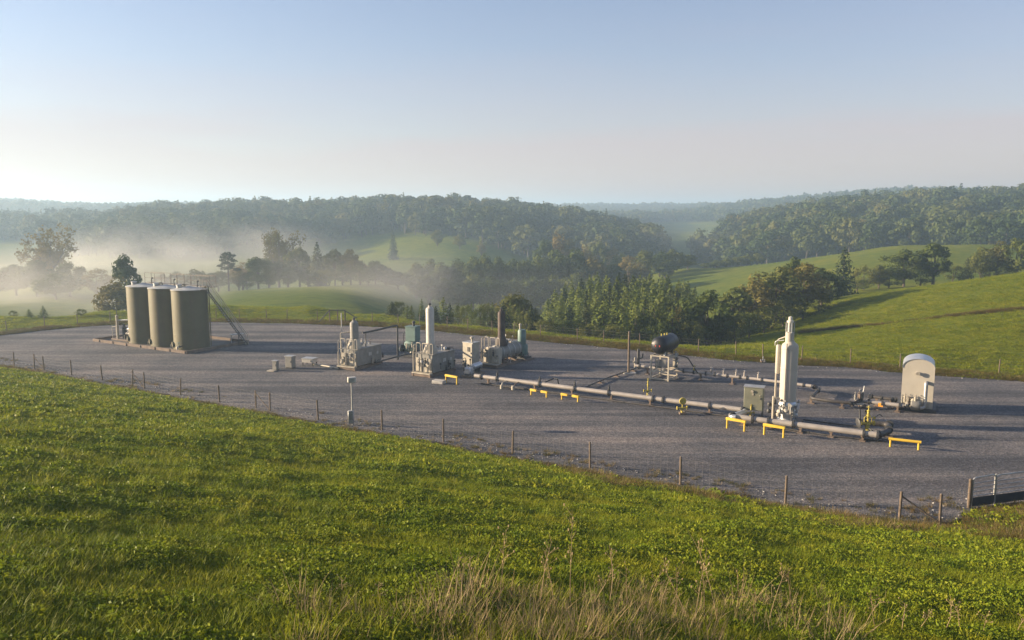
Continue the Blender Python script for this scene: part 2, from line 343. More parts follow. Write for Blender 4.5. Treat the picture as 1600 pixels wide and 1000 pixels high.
# ------------------------------------------------------------------ foliage prototypes
BARK = metal_paint('bark', (.085, .068, .052), .9, 0, (.05, .04, .03), .4, .3, 3)
def cards(C, N, S, rng, asp=1.0):
    """leaf faces: centres C, facing N, size S -> verts, quad faces"""
    n = len(C); t = np.cross(N, rng.normal(size=(n, 3))); t /= np.linalg.norm(t, axis=1, keepdims=True) + 1e-9
    w = np.cross(N, t); S = np.asarray(S).reshape(-1, 1)
    V = np.stack([C + t * S * .6 * asp, C + w * S * .42, C - t * S * .6 * asp + N * S * .15, C - w * S * .42], 1).reshape(-1, 3)
    return V, np.arange(4 * n).reshape(-1, 4)
def unit(rng, n):
    v = rng.normal(size=(n, 3)); return v / np.linalg.norm(v, axis=1, keepdims=True)
def broadleaf(name, seed, clumps, per, size, mat, H=10.0, W=3.6, base=.07, flat=1.0, hollow=.55, limbs=9, spread=1.0, clump_r=1.0):
    rng = np.random.default_rng(seed); d = unit(rng, clumps); d[:, 2] = d[:, 2] * .9 + .08
    rr = (hollow + (1 - hollow) * rng.random(clumps)) ** .6
    lob = 1 + .22 * np.sin(3 * np.arctan2(d[:, 1], d[:, 0]) + seed) + .12 * rng.normal(size=clumps)
    cz = H * (base + (1 - base) * .52); hz = H * (1 - base) * .42
    C = np.c_[d[:, 0] * W * .8 * rr * lob, d[:, 1] * W * .8 * rr * lob, cz + d[:, 2] * hz * rr * flat]
    wid = np.clip(1.15 - .75 * np.clip((C[:, 2] - cz) / hz, -.2, 1) ** 2, .4, 1.2); C[:, :2] *= wid[:, None]
    cr = clump_r * W * (.22 + .18 * rng.random(clumps))
    u = unit(rng, clumps * per); k = np.repeat(np.arange(clumps), per); sh = .55 + .5 * rng.random(clumps * per) ** .7
    pos = C[k] + u * (cr[k] * sh)[:, None] * np.array([1, 1, .8]); nr_ = u * 1.0 + unit(rng, len(u)) * .42 + np.array([0, 0, .15]); nr_ /= np.linalg.norm(nr_, axis=1, keepdims=True)
    V, F = cards(pos, nr_, size * (.7 + .6 * rng.random(len(u))), rng)
    crown = np_mesh(name + '_crown', V, F, mat)
    t = MB(); bend = rng.normal(size=2) * .25; topz = cz + hz * .45
    path = [(0, 0, -.4), (bend[0] * .3, bend[1] * .3, H * .2), (bend[0], bend[1], cz), (bend[0] * 1.2, bend[1] * .6, topz)]
    t.tube(path, [.028 * H, .021 * H, .012 * H, .004 * H], 7)
    for i in rng.permutation(clumps)[:limbs]:
        z0 = H * (base * .7 + .25 * rng.random()); a = Vector((bend[0] * z0 / cz, bend[1] * z0 / cz, z0)); e = Vector(C[i]); m_ = a.lerp(e, .5) + Vector((0, 0, -.05 * H * spread))
        t.tube([a, m_, e], [.010 * H, .006 * H, .002 * H], 5, False)
    return crown, t.mesh(name + '_trunk', BARK)
def conifer(name, seed, mat, H=8.0, W=1.6, levels=20, per=34, size=.42, base=.06):
    rng = np.random.default_rng(seed); C = []; N = []; S = []
    for i in range(levels):
        f = i / (levels - 1); z = H * (base + (1 - base) * f); r = W * (1 - f) ** .62 * (.85 + .3 * rng.random()) + .06
        k = int(per * (1 - .6 * f)); a = rng.random(k) * 6.283; arms = 1 + .22 * np.sin(a * 5 + i * 2.1)
        q = rng.random(k) ** .45; C.append(np.c_[np.cos(a) * r * q * arms, np.sin(a) * r * q * arms, z - q * r * .28 + rng.normal(size=k) * .10 + .25 * H / levels])
        n_ = np.c_[np.cos(a), np.sin(a), np.full(k, .55)] + unit(rng, k) * .55; N.append(n_ / np.linalg.norm(n_, axis=1, keepdims=True)); S.append(size * (1.1 - .55 * f) * (.7 + .6 * rng.random(k)))
    V, F = cards(np.concatenate(C), np.concatenate(N), np.concatenate(S), rng, 1.3)
    t = MB().tube([(0, 0, -.4), (0, 0, H * .5), (0, 0, H * .96)], [.018 * H, .011 * H, .002 * H], 6)
    return np_mesh(name + '_crown', V, F, mat), t.mesh(name + '_trunk', BARK)
def pine(name, seed, mat, H=12.0, W=2.6):
    rng = np.random.default_rng(seed); n = 16; Cc = []
    for i in range(n):
        f = i / (n - 1); z = H * (.55 + .42 * f); r = W * (.9 - .55 * f) * (.45 + .55 * rng.random()); a = i * 2.4
        Cc.append((math.cos(a) * r, math.sin(a) * r, z))
    Cc = np.array(Cc); per = 85; k = np.repeat(np.arange(n), per); u = unit(rng, n * per)
    pos = Cc[k] + u * (W * .36 * (.5 + .5 * rng.random(n * per)))[:, None] * np.array([1, 1, .6]); nr_ = u * .7 + unit(rng, len(u)) * .7; nr_ /= np.linalg.norm(nr_, axis=1, keepdims=True)
    V, F = cards(pos, nr_, .32 * (.7 + .6 * rng.random(len(u))), rng, 1.2)
    t = MB().tube([(0, 0, -.4), (.05, .1, H * .5), (0, 0, H * .95)], [.02 * H, .014 * H, .003 * H], 7)
    for c in Cc: t.tube([(0, 0, c[2] - .5), tuple(c)], [.07, .02], 5, False)
    return np_mesh(name + '_crown', V, F, mat), t.mesh(name + '_trunk', BARK)
def open_tree(name, seed, mat, H=12.0, W=5.5, per=17, n_main=8):
    """a spreading tree whose limbs show through thin foliage"""
    rng = np.random.default_rng(seed); t = MB(); tips = []
    t.tube([(0, 0, -.5), (.1, 0, H * .14), (.1, .1, H * .30)], [.036 * H, .028 * H, .022 * H], 8)
    for i in range(n_main):
        a = i * 6.283 / n_main + rng.random() * .5; out = W * (.35 + .6 * rng.random()); top = H * (.72 + .24 * rng.random() - .16 * out / W)
        p0 = Vector((.1, .05, H * (.16 + .14 * rng.random()))); p1 = Vector((math.cos(a) * out * .45, math.sin(a) * out * .45, H * .5)); p2 = Vector((math.cos(a) * out, math.sin(a) * out, top))
        t.tube([p0, p1, p2], [.014 * H, .009 * H, .003 * H], 5, False)
        for j in range(8):
            s = p1.lerp(p2, rng.random()) if j > 2 else p0.lerp(p1, .5 + .5 * rng.random()); e = s + Vector(unit(rng, 1)[0]) * W * .32 + Vector((0, 0, H * .07))
            t.tube([s, e], [.006 * H, .002 * H], 4, False); tips.append(e)
            for q in range(3):
                g = e + Vector(unit(rng, 1)[0]) * W * .2 + Vector((0, 0, H * .03)); t.tube([e, g], [.0025 * H, .0012 * H], 4, False); tips.append(g)
    T = np.array([tuple(e) for e in tips]); k = np.repeat(np.arange(len(T)), per); u = unit(rng, len(k))
    pos = T[k] + u * (W * .14 * rng.random(len(k)) ** .5)[:, None]; nr_ = u + unit(rng, len(u)); nr_ /= np.linalg.norm(nr_, axis=1, keepdims=True) + 1e-6
    V, F = cards(pos, nr_, .36 * (.6 + .7 * rng.random(len(u))), rng)
    return np_mesh(name + '_crown', V, F, mat), t.mesh(name + '_trunk', BARK)

LEAF = leaf_mat('leaves_green', [(.15, (.045, .070, .016)), (.45, (.085, .110, .024)), (.7, (.125, .135, .030)), (.95, (.180, .145, .038))])
LEAF_Y = leaf_mat('leaves_turning', [(.2, (.110, .110, .028)), (.55, (.175, .145, .040)), (.9, (.210, .145, .048))])
NEEDLE = leaf_mat('needles', [(.2, (.070, .102, .020)), (.55, (.122, .150, .027)), (.9, (.172, .180, .038))], .25, rnd=.22)
NEEDLE_D = leaf_mat('pine_needles', [(.2, (.028, .045, .016)), (.8, (.065, .078, .026))], .2)
FOREST = leaf_mat('wood_leaves', [(.12, (.034, .056, .018)), (.42, (.060, .084, .024)), (.70, (.092, .106, .030)), (.95, (.150, .130, .044))], .25, rnd=.75)

BL = [broadleaf('broadleaf', 100 + i, 46, 80, .42, LEAF, W=3.6 + .5 * (i % 3)) for i in range(5)]
BLT = [broadleaf('tall_broadleaf', 130 + i, 44, 80, .42, LEAF, W=2.7, base=.12) for i in range(2)]
BY = [broadleaf('turning_broadleaf', 150 + i, 40, 62, .40, LEAF_Y, W=3.4, hollow=.45, limbs=16) for i in range(3)]
SH = [broadleaf('shrub', 170 + i, 26, 70, .42, LEAF, W=5.0, base=.0, limbs=5) for i in range(3)]
CO = [conifer('conifer', 200 + i, NEEDLE, W=1.45 + .2 * i) for i in range(5)]
CW = [conifer('cedar', 220 + i, NEEDLE_D, H=8, W=2.3, levels=22, per=46, size=.46) for i in range(3)]
PI_ = [pine('pine', 240 + i, NEEDLE_D) for i in range(2)]
OT = [open_tree('open_tree', 260 + i, LEAF_Y) for i in range(2)]
PROTO = {'b': (BL, 10., 7.6), 't': (BLT, 10., 5.6), 'y': (BY, 10., 7.2), 's': (SH, 10., 10.), 'c': (CO, 8., 3.4), 'w': (CW, 8., 4.6), 'p': (PI_, 12., 5.4), 'o': (OT, 12., 11.)}
NAMES = {'b': 'broadleaf_tree', 't': 'broadleaf_tree', 'y': 'broadleaf_tree', 's': 'shrub', 'c': 'conifer', 'w': 'cedar_tree', 'p': 'pine_tree', 'o': 'spreading_tree'}
cnt = [0]
def tree(kind, u, vtop, wpx, D, label, group=None, sink=0.0):
    pr, h0, w0 = PROTO[kind]; cnt[0] += 1; crown, trunk = pr[cnt[0] % len(pr)]
    t = PD(u, vtop, D); z0 = gz(t.x, t.y) - sink; h = max(1.0, t.z - z0); w = wpx / FPX * D
    e = thing(NAMES[kind], label, 'shrub' if kind == 's' else 'tree', (t.x, t.y, z0), random.uniform(0, 6.28), group)
    e.scale = (w / w0, w / w0, h / h0 * 1.03)
    link('crown', crown, e); link('trunk', trunk, e)
    return e

# single trees that the photograph lets one point to
tree('o', 72, 365, 84, 205, 'large spreading tree with thin yellowish leaves standing in mist at far left')
tree('t', 192, 400, 42, 132, 'round-topped tree just behind the leftmost tank, rising above a yellowish tree')
tree('y', 180, 436, 74, 126, 'bushy yellowish tree leaning behind the leftmost tank at the pad edge')
tree('p', 355, 396, 38, 200, 'tall pine with a round dark top and bare trunk above the tank stairs')
tree('b', 402, 402, 50, 203, 'rounded green tree right of the tall pine on the misty knoll')
tree('o', 433, 361, 66, 228, 'tallest tree of the knoll row, yellowish and open-branched')
tree('t', 466, 385, 40, 215, 'narrow green tree directly right of the tallest knoll tree')
tree('w', 495, 382, 34, 207, 'tall pointed tree in the middle of the knoll row')
tree('t', 522, 388, 32, 207, 'slim dark tree between the pointed tree and the brownish tree on the knoll')
tree('y', 547, 389, 40, 206, 'brownish tree with pale lower branches near the right end of the knoll row')
tree('b', 586, 408, 36, 212, 'small dark tree at the right end of the knoll row')
tree('w', 614, 365, 20, 352, 'leftmost lone tree in the sloping meadow below the wooded ridge')
tree('b', 683, 359, 22, 385, 'tallest lone tree at the upper edge of the sloping meadow')
tree('b', 718, 366, 22, 378, 'dark lone tree right of the tallest lone meadow tree')
tree('y', 752, 379, 18, 362, 'small pale rightmost lone tree in the sloping meadow')
tree('b', 803, 461, 74, 106, 'broad bushy green tree behind the brown exhaust stack')
tree('b', 1046, 463, 84, 104, 'round green tree right of the conifer block, behind the black tank')
tree('y', 1063, 482, 40, 98, 'small yellowish tree behind the black tank')
tree('b', 1106, 456, 84, 100, 'green tree with a visible trunk behind the far fence right of the black tank')
tree('t', 1150, 452, 66, 112, 'dark tree between the trunked tree and the tall hedge trees')
tree('y', 1184, 432, 70, 118, 'olive tree at the left end of the tall hedge clump on the right')
tree('b', 1216, 418, 84, 122, 'tall olive green tree left of the vessel in the hedge clump')
tree('y', 1256, 412, 84, 124, 'yellowish broad tree behind the tall vessel')
tree('b', 1242, 404, 50, 140, 'dark crown peeping above the hedge clump behind the vessel')
tree('b', 1286, 420, 56, 128, 'rounded tree at the right end of the hedge clump')
tree('w', 1320, 390, 44, 148, 'tall pointed dark tree standing alone right of the hedge clump')
tree('s', 1352, 414, 36, 158, 'pale shrub right of the tall pointed tree on the right field crest')
tree('b', 1375, 415, 36, 160, 'small dark tree between the pale shrub and the two large crest trees')
tree('b', 1416, 391, 58, 162, 'broad dark tree, left of the two largest trees on the right field crest')
tree('t', 1462, 381, 54, 162, 'tallest tree on the right field crest with a bare trunk')
tree('w', 1512, 405, 24, 166, 'small dark cedar right of the tallest crest tree')
tree('b', 1536, 386, 38, 168, 'first tree of the row at the right edge on the field crest')
tree('y', 1562, 379, 44, 168, 'yellowish tree of the row at the right edge on the field crest')
tree('b', 1592, 374, 54, 166, 'last and tallest tree of the row at the right edge')
tree('c', 45, 484, 18, 103, 'little conifer on the berm at far left, left one of a pair')
tree('c', 67, 479, 18, 103, 'little conifer on the berm at far left, right one of a pair')
tree('s', 126, 482, 18, 103, 'tiny round shrub on the berm right of the little conifers')
tree('s', 20, 487, 14, 104, 'low shrub on the berm at the left edge of the picture')
# copses: trees that nothing tells apart share a label
ORD = 'first second third fourth fifth sixth seventh eighth ninth tenth eleventh twelfth thirteenth fourteenth fifteenth sixteenth seventeenth eighteenth nineteenth twentieth'.split()
def ordinal(i): return ORD[i] if i < 20 else ('twenty-' + ORD[i - 20] if i < 29 else 'thirtieth' if i == 29 else 'thirty-' + ORD[i - 30])
def copse(rows, group):
    for i, (k, u, v, w, D, lab) in enumerate(sorted(rows, key=lambda r: r[1])): tree(k, u, v, w, D, lab.replace('#', ordinal(i)), group)
random.seed(21)
L_ = '# dim bushy tree from the left in the misty hollow at far left'
copse([('b', 22, 414, 60, 195, L_), ('b', 54, 408, 52, 190, L_), ('b', 106, 410, 56, 192, L_), ('y', 150, 420, 50, 185, L_), ('b', -10, 420, 60, 190, L_), ('b', 85, 428, 60, 180, L_)], 'trees in the misty hollow')
L_ = '# low misty tree from the left in the row behind the tank handrails'
copse([('b', 252, 428, 26, 205, L_), ('b', 275, 425, 30, 205, L_), ('b', 303, 421, 36, 204, L_), ('t', 328, 427, 26, 203, L_), ('y', 372, 420, 30, 202, L_)], 'low trees on the knoll')
L_ = '# filler tree from the left in the second line of the knoll row'
copse([(random.choice('bby'), u, v, 44, 214, L_) for u, v in ((340, 424), (378, 412), (418, 404), (448, 400), (480, 404), (508, 402), (534, 404), (562, 408), (602, 418), (622, 426))], 'second line of knoll trees')
L_ = '# undergrowth shrub from the left beneath the knoll tree row'
copse([('s', u, v, 34, 203, L_) for u, v in ((385, 428), (420, 425), (450, 418), (480, 420), (508, 420), (535, 415), (562, 412), (575, 420))], 'knoll undergrowth')
L_ = '# tree from the left in the back row of the dark valley copse'
mid = [(650, 411, 44), (672, 407, 44), (692, 411, 48), (716, 408, 44), (735, 402, 52), (757, 400, 52), (780, 404, 48), (800, 406, 44), (822, 408, 46), (845, 398, 44)]
copse([(random.choice('bbyb'), u, v, w, 235 + random.uniform(-8, 8), L_) for u, v, w in mid], 'mid-valley copse')
copse([(random.choice('bb'), u + random.uniform(-6, 6), v, 50, 212 + random.uniform(-8, 8), '# tree from the left in the front row of the dark valley copse') for u, v in ((668, 432), (700, 436), (735, 430), (765, 432), (800, 436), (830, 432), (862, 430), (895, 428), (925, 432), (720, 450), (780, 452), (840, 450), (900, 452), (940, 448))], 'mid-valley copse')
L_ = '# large rounded tree from the left in the tall clump right of the valley copse'
copse([('b', 868, 392, 62, 240, L_), ('b', 898, 392, 64, 238, L_), ('y', 926, 400, 52, 236, L_), ('b', 945, 410, 40, 240, L_)], 'tall mid-valley clump')
L_ = '# hedgerow tree from the left below the right end of the wooded ridge'
copse([('y', 872, 364, 44, 305, L_), ('b', 852, 376, 40, 300, L_), ('y', 888, 372, 34, 305, L_), ('y', 916, 384, 34, 310, L_), ('b', 935, 378, 38, 318, L_), ('y', 958, 388, 34, 318, L_), ('b', 970, 396, 30, 300, L_)], 'trees below the ridge end')
L_ = '# hazy tree from the left on the valley floor behind the conifer block'
copse([('y', 982, 400, 44, 255, L_), ('b', 1008, 392, 40, 265, L_), ('b', 1032, 392, 36, 275, L_), ('b', 1052, 390, 36, 280, L_), ('y', 1000, 412, 40, 240, L_), ('b', 1075, 398, 36, 285, L_), ('b', 1040, 408, 36, 262, L_), ('t', 962, 412, 36, 240, L_)], 'valley floor trees')
L_ = '# small tree from the left in the hedge along the upper right field'
copse([(random.choice('btw'), u, v, w, 296, L_) for u, v, w in ((1104, 411, 20), (1120, 406, 22), (1136, 404, 22), (1152, 402, 22), (1168, 398, 24), (1184, 396, 22))], 'upper field hedge')
L_ = '# low plant from the left in the conifer fringe behind the far fence'
fr = []
for i in range(20):
    u = 612 + i * 11.5 + random.uniform(-4, 4); fr.append((random.choice('ccws'), u, 472 + random.uniform(-5, 9) + max(0, (u - 740)) * .07, random.uniform(18, 30), random.uniform(101, 108) - (u - 612) * .03, L_))
copse(fr, 'fringe behind the far fence')
L_ = 'young conifer standing in the dense plantation block'
out_u = [838, 860, 885, 920, 960, 1000, 1050, 1078, 1096]; out_v = [494, 462, 449, 437, 432, 434, 437, 446, 468]
pl = []
for r_ in range(10):
    D = 97 + r_ * 5.5; f = r_ / 9
    for u in np.arange(842 + r_ * 1.5, 1096, 13.5 + 1.5 * (1 - f)):
        u = u + random.uniform(-4, 4); vo_ = float(np.interp(u, out_u, out_v)); front = vo_ + 44 * (1 - f) ** 1.2
        pl.append((random.choice('ccccw'), u, front + random.uniform(-5, 6), random.uniform(34, 50) * (1.1 - .25 * f), D + random.uniform(-1.5, 1.5), '# conifer from the left in the %s row of the plantation block' % ('front', 'second', 'third', 'fourth', 'fifth', 'sixth', 'seventh', 'eighth', 'ninth', 'rearmost')[r_]))
    copse(pl, 'conifers of the plantation'); pl = []
L_ = '# low understorey shrub from the left along the far fence and crest trees'
copse([('s', u, v, w, D, L_) for u, v, w, D in ((1010, 492, 46, 96), (1030, 500, 40, 94), (1082, 498, 44, 95), (1128, 486, 50, 100), (1150, 492, 46, 98), (1172, 486, 50, 104), (1195, 478, 54, 110), (1225, 470, 54, 114), (1255, 470, 50, 118), (1280, 462, 44, 124), (880, 500, 40, 92), (920, 504, 40, 91), (850, 500, 36, 92), (960, 506, 40, 92),
       (1300, 452, 40, 140), (1340, 436, 44, 156), (1390, 426, 48, 160), (1440, 420, 48, 161), (1490, 414, 40, 166), (1575, 410, 40, 166), (1548, 412, 34, 167))], 'understorey shrubs')

# ------------------------------------------------------------------ scattering (for what nobody could count)
def scatter(name, pos, rot, scl, idx_, protos, kind='stuff', label=None, cat=None):
    me = bpy.data.meshes.new(name); n = len(pos); me.vertices.add(n); me.vertices.foreach_set('co', np.asarray(pos, np.float32).ravel())
    for nm, ty, data in (('rot', 'FLOAT_VECTOR', rot), ('scl', 'FLOAT_VECTOR', scl), ('pick', 'INT', idx_)):
        at = me.attributes.new(nm, ty, 'POINT'); at.data.foreach_set('vector' if ty == 'FLOAT_VECTOR' else 'value', np.asarray(data, np.int32 if ty == 'INT' else np.float32).ravel())
    o = link(name, me); c = bpy.data.collections.new(name + '_kinds')
    for i, p in enumerate(protos):
        q = bpy.data.objects.new(f'{name}_{i:02d}', p); c.objects.link(q)
    ng = bpy.data.node_groups.new(name + '_scatter', 'GeometryNodeTree')
    ng.interface.new_socket('Geometry', in_out='INPUT', socket_type='NodeSocketGeometry'); ng.interface.new_socket('Geometry', in_out='OUTPUT', socket_type='NodeSocketGeometry')
    N = ng.nodes; gi, go = N.new('NodeGroupInput'), N.new('NodeGroupOutput'); ip = N.new('GeometryNodeInstanceOnPoints'); ci = N.new('GeometryNodeCollectionInfo')
    ci.inputs['Collection'].default_value = c; ci.inputs['Separate Children'].default_value = True; ci.inputs['Reset Children'].default_value = True
    L = ng.links; L.new(gi.outputs[0], ip.inputs['Points']); L.new(ci.outputs[0], ip.inputs['Instance']); ip.inputs['Pick Instance'].default_value = True
    def attr(nm, ty):
        a = N.new('GeometryNodeInputNamedAttribute'); a.data_type = ty; a.inputs['Name'].default_value = nm; return a.outputs['Attribute']
    L.new(attr('pick', 'INT'), ip.inputs['Instance Index']); L.new(attr('scl', 'FLOAT_VECTOR'), ip.inputs['Scale'])
    er = N.new('FunctionNodeEulerToRotation'); L.new(attr('rot', 'FLOAT_VECTOR'), er.inputs[0]); L.new(er.outputs[0], ip.inputs['Rotation'])
    L.new(ip.outputs[0], go.inputs[0]); md = o.modifiers.new('scatter', 'NODES'); md.node_group = ng
    return tag(o, label, cat, kind=kind)

# ------------------------------------------------------------------ far-off woods
def joined(pair): 
    bm = bmesh.new(); bm.from_mesh(pair[0]); k = len(bm.faces); bm.from_mesh(pair[1]); bm.faces.ensure_lookup_table()
    for f_ in bm.faces[k:]: f_.material_index = 1
    me = bpy.data.meshes.new('wood_tree'); bm.to_mesh(me); bm.free(); me.materials.append(pair[0].materials[0]); me.materials.append(BARK); return me
FL = [joined(broadleaf('wood_tree', 300 + i, 22, 34, .80, FOREST, W=3.9 + .5 * (i % 3), base=.10, limbs=2, clump_r=1.15)) for i in range(6)] + \
     [joined(broadleaf('wood_tree', 320 + i, 18, 34, .80, FOREST, W=2.9, base=.12, limbs=2, clump_r=1.15)) for i in range(2)] + [joined(conifer('wood_conifer', 330, FOREST, H=10.5, W=2.3, levels=14, per=26, size=.9))]
FF = [joined(broadleaf('far_tree', 340 + i, 12, 14, 1.7, FOREST, W=3.6, base=.05, limbs=0)) for i in range(5)]
def wood(name, u0, u1, edge, back, spacing, protos, label, hmin, hmax, seed, keep=None):
    rng = np.random.default_rng(seed); eu, ed = zip(*edge); bu, bd = zip(*back) if isinstance(back, (list, tuple)) else ((u0, u1), (back, back))
    ymin, ymax = min(ed), max(bd); xs0, xs1 = (u0 - 800) / FPX * ymax, (u1 - 800) / FPX * ymax
    xs0, xs1 = min(xs0, (u0 - 800) / FPX * ymin), max(xs1, (u1 - 800) / FPX * ymin)
    X, Y = np.meshgrid(np.arange(xs0, xs1, spacing), np.arange(ymin, ymax, spacing)); X = X.ravel() + rng.uniform(-.42, .42, X.size) * spacing; Y = Y.ravel() + rng.uniform(-.42, .42, Y.size) * spacing
    U = 800 + X / Y * FPX; ok = (U > u0) & (U < u1) & (Y > np.interp(U, eu, ed) + VN(X, Y, 25) * 8) & (Y < np.interp(U, bu, bd))
    if keep is not None: ok &= keep(U, X, Y)
    X, Y = X[ok], Y[ok]; Z = ground_z(X, Y); n = len(X)
    h = rng.uniform(hmin, hmax, n) / 10 * (1 + .25 * VN(X, Y, 30)); w = h * rng.uniform(.7, 1.35, n)
    return scatter(name, np.stack([X, Y, Z - .3], -1), np.stack([rng.normal(0, .03, n), rng.normal(0, .03, n), rng.uniform(0, 6.28, n)], -1), np.stack([w, w, h], -1), rng.integers(0, len(protos), n), protos, 'stuff', label, 'wood')
wood('wooded_ridge', -140, 1034, [(-140, 500), (30, 495), (80, 440), (130, 400), (200, 372), (330, 378), (450, 420), (520, 440), (600, 440), (680, 425), (760, 405), (830, 388), (930, 378), (990, 385), (1034, 420)], [(-140, 640), (960, 640), (1000, 520), (1034, 462)], 7.6, FL, 'hazy mixed wood covering the long ridge behind the meadow', 11, 17, 1)
wood('wooded_hill', 1076, 1780, [(1068, 470), (1100, 405), (1150, 370), (1250, 350), (1400, 322), (1530, 300), (1600, 285), (1780, 270)], [(1076, 445), (1118, 462), (1150, 640), (1780, 660)], 7.6, FL, 'bluish mixed wood covering the hill behind the right fields', 11, 17, 2)
wood('far_wood', -160, 460, [(-160, 900), (460, 900)], 1350, 11, FF, 'pale distant wood on the ridge at the far left', 10, 15, 3, keep=lambda U, X, Y: VN(X, Y, 90, 2) > -.55)
wood('far_wood', 830, 1130, [(830, 1250), (1000, 1150), (1130, 1150)], 1850, 13, FF, 'palest distant wood on the farthest ridge beyond the valley gap', 10, 15, 4)
wood('far_wood', 985, 1780, [(985, 950), (1100, 930), (1180, 830), (1300, 760), (1780, 760)], 1250, 10, FF, 'distant wood on the ridge beyond the small bright field', 10, 15, 5)
wood('far_wood', 930, 1012, [(930, 640), (985, 700), (1012, 900)], [(930, 1100), (1012, 1120)], 9, FF, 'distant wood between the wooded ridge and the small bright field', 10, 14, 6, keep=lambda U, X, Y: VN(X, Y, 60, 2) > -.35)

# ------------------------------------------------------------------ fences and gate
M = {}
M['olive'] = metal_paint('olive_tank_paint', (.112, .098, .044), .45, 0, (.22, .12, .06), .35, .12, .7)
def streaked(m, col):
    nt = m.node_tree; b = nt.nodes['Principled BSDF']; src = b.inputs['Base Color'].links[0].from_socket
    mp_ = nt.nodes.new('ShaderNodeMapping'); mp_.inputs['Scale'].default_value = (1, 1, .05); nt.links.new(nt.nodes.new('ShaderNodeNewGeometry').outputs['Position'], mp_.inputs['Vector'])
    n_ = noise(nt, 2.2, 5, vec=mp_.outputs[0], rough=.65); w_ = ramp(nt, [(.52, (0, 0, 0)), (.72, (.55, .55, .55))]); nt.links.new(n_.outputs['Fac'], w_.inputs[0])
    nt.links.new(mixc(nt, w_.outputs[0], src, col), b.inputs['Base Color'])
streaked(M['olive'], (.115, .075, .042))
M['roof'] = metal_paint('pale_roof_paint', (.42, .42, .39), .5, 0, (.25, .18, .12), .4, .2)
M['galv'] = metal_paint('galvanised', (.42, .42, .41), .42, .6, (.22, .17, .12), .3, .2, 3)
M['steel'] = metal_paint('dark_steel', (.065, .065, .066), .5, .3, (.16, .09, .05), .5, .3, 3)
M['tread'] = metal_paint('stair_steel', (.20, .18, .15), .6, .4, (.20, .10, .05), .5, .3, 4)
M['rust'] = metal_paint('rusted_steel', (.17, .125, .095), .8, .1, (.12, .07, .04), .6, .3, 2)
M['beige'] = metal_paint('beige_paint', (.40, .36, .285), .5, 0, (.23, .12, .06), .55, .16, 2)
M['grey'] = metal_paint('grey_paint', (.225, .215, .190), .5, 0, (.20, .11, .06), .5, .18, 2)
M['white'] = metal_paint('off_white_paint', (.52, .49, .43), .42, 0, (.30, .20, .12), .35, .12, 2)
M['cream'] = metal_paint('cream_paint', (.42, .385, .32), .5, 0, (.30, .22, .15), .25, .08, 1)
M['silver'] = metal_paint('aluminium_jacket', (.55, .56, .57), .32, .7, (.30, .25, .2), .25, .12, 1.5)
M['brown'] = metal_paint('heat_browned_stack', (.070, .052, .044), .6, .25, (.20, .10, .05), .5, .3, 2)
M['teal'] = metal_paint('teal_paint', (.115, .185, .165), .5, 0, (.20, .12, .07), .5, .2, 2)
M['green'] = metal_paint('grey_green_paint', (.205, .205, .145), .5, 0, (.20, .12, .07), .3, .12, 2)
M['black'] = metal_paint('black_gloss_paint', (.008, .008, .010), .38, 0, (.05, .04, .03), .3, .3, 2)
M['pipe'] = metal_paint('grey_pipe_paint', (.33, .30, .27), .42, .15, (.25, .15, .08), .4, .15, 1.5)
M['dpipe'] = metal_paint('dark_pipe_coating', (.060, .054, .050), .5, .2, (.16, .09, .05), .5, .3, 2)
M['yellow'] = metal_paint('safety_yellow', (.66, .43, .035), .5, 0, (.30, .18, .06), .4, .12, 3)
M['vyel'] = metal_paint('faded_yellow_valve', (.42, .34, .06), .55, .1, (.22, .14, .05), .6, .25, 6)
M['red'] = metal_paint('red_lettering', (.55, .05, .02), .6, 0, (.3, .05, .03), .2, .1, 3)
M['orange'] = metal_paint('orange_placard', (.75, .32, .03), .5, 0, (.5, .25, .05), .2, .1, 3)
M['wood'] = metal_paint('weathered_post_wood', (.15, .112, .078), .9, 0, (.12, .09, .06), .6, .3, 5)
M['conc'] = metal_paint('concrete', (.42, .40, .365), .85, 0, (.25, .22, .18), .5, .15, 3)
M['wire'] = metal_paint('fence_wire', (.16, .15, .14), .5, .6, (.2, .12, .07), .5, .3, 5)
M['rubber'] = metal_paint('dark_mat', (.030, .030, .034), .8, 0, (.06, .05, .04), .4, .2, 3)
M['liner'] = metal_paint('stained_gravel', (.095, .085, .080), .9, 0, (.07, .05, .04), .5, .3, 1)

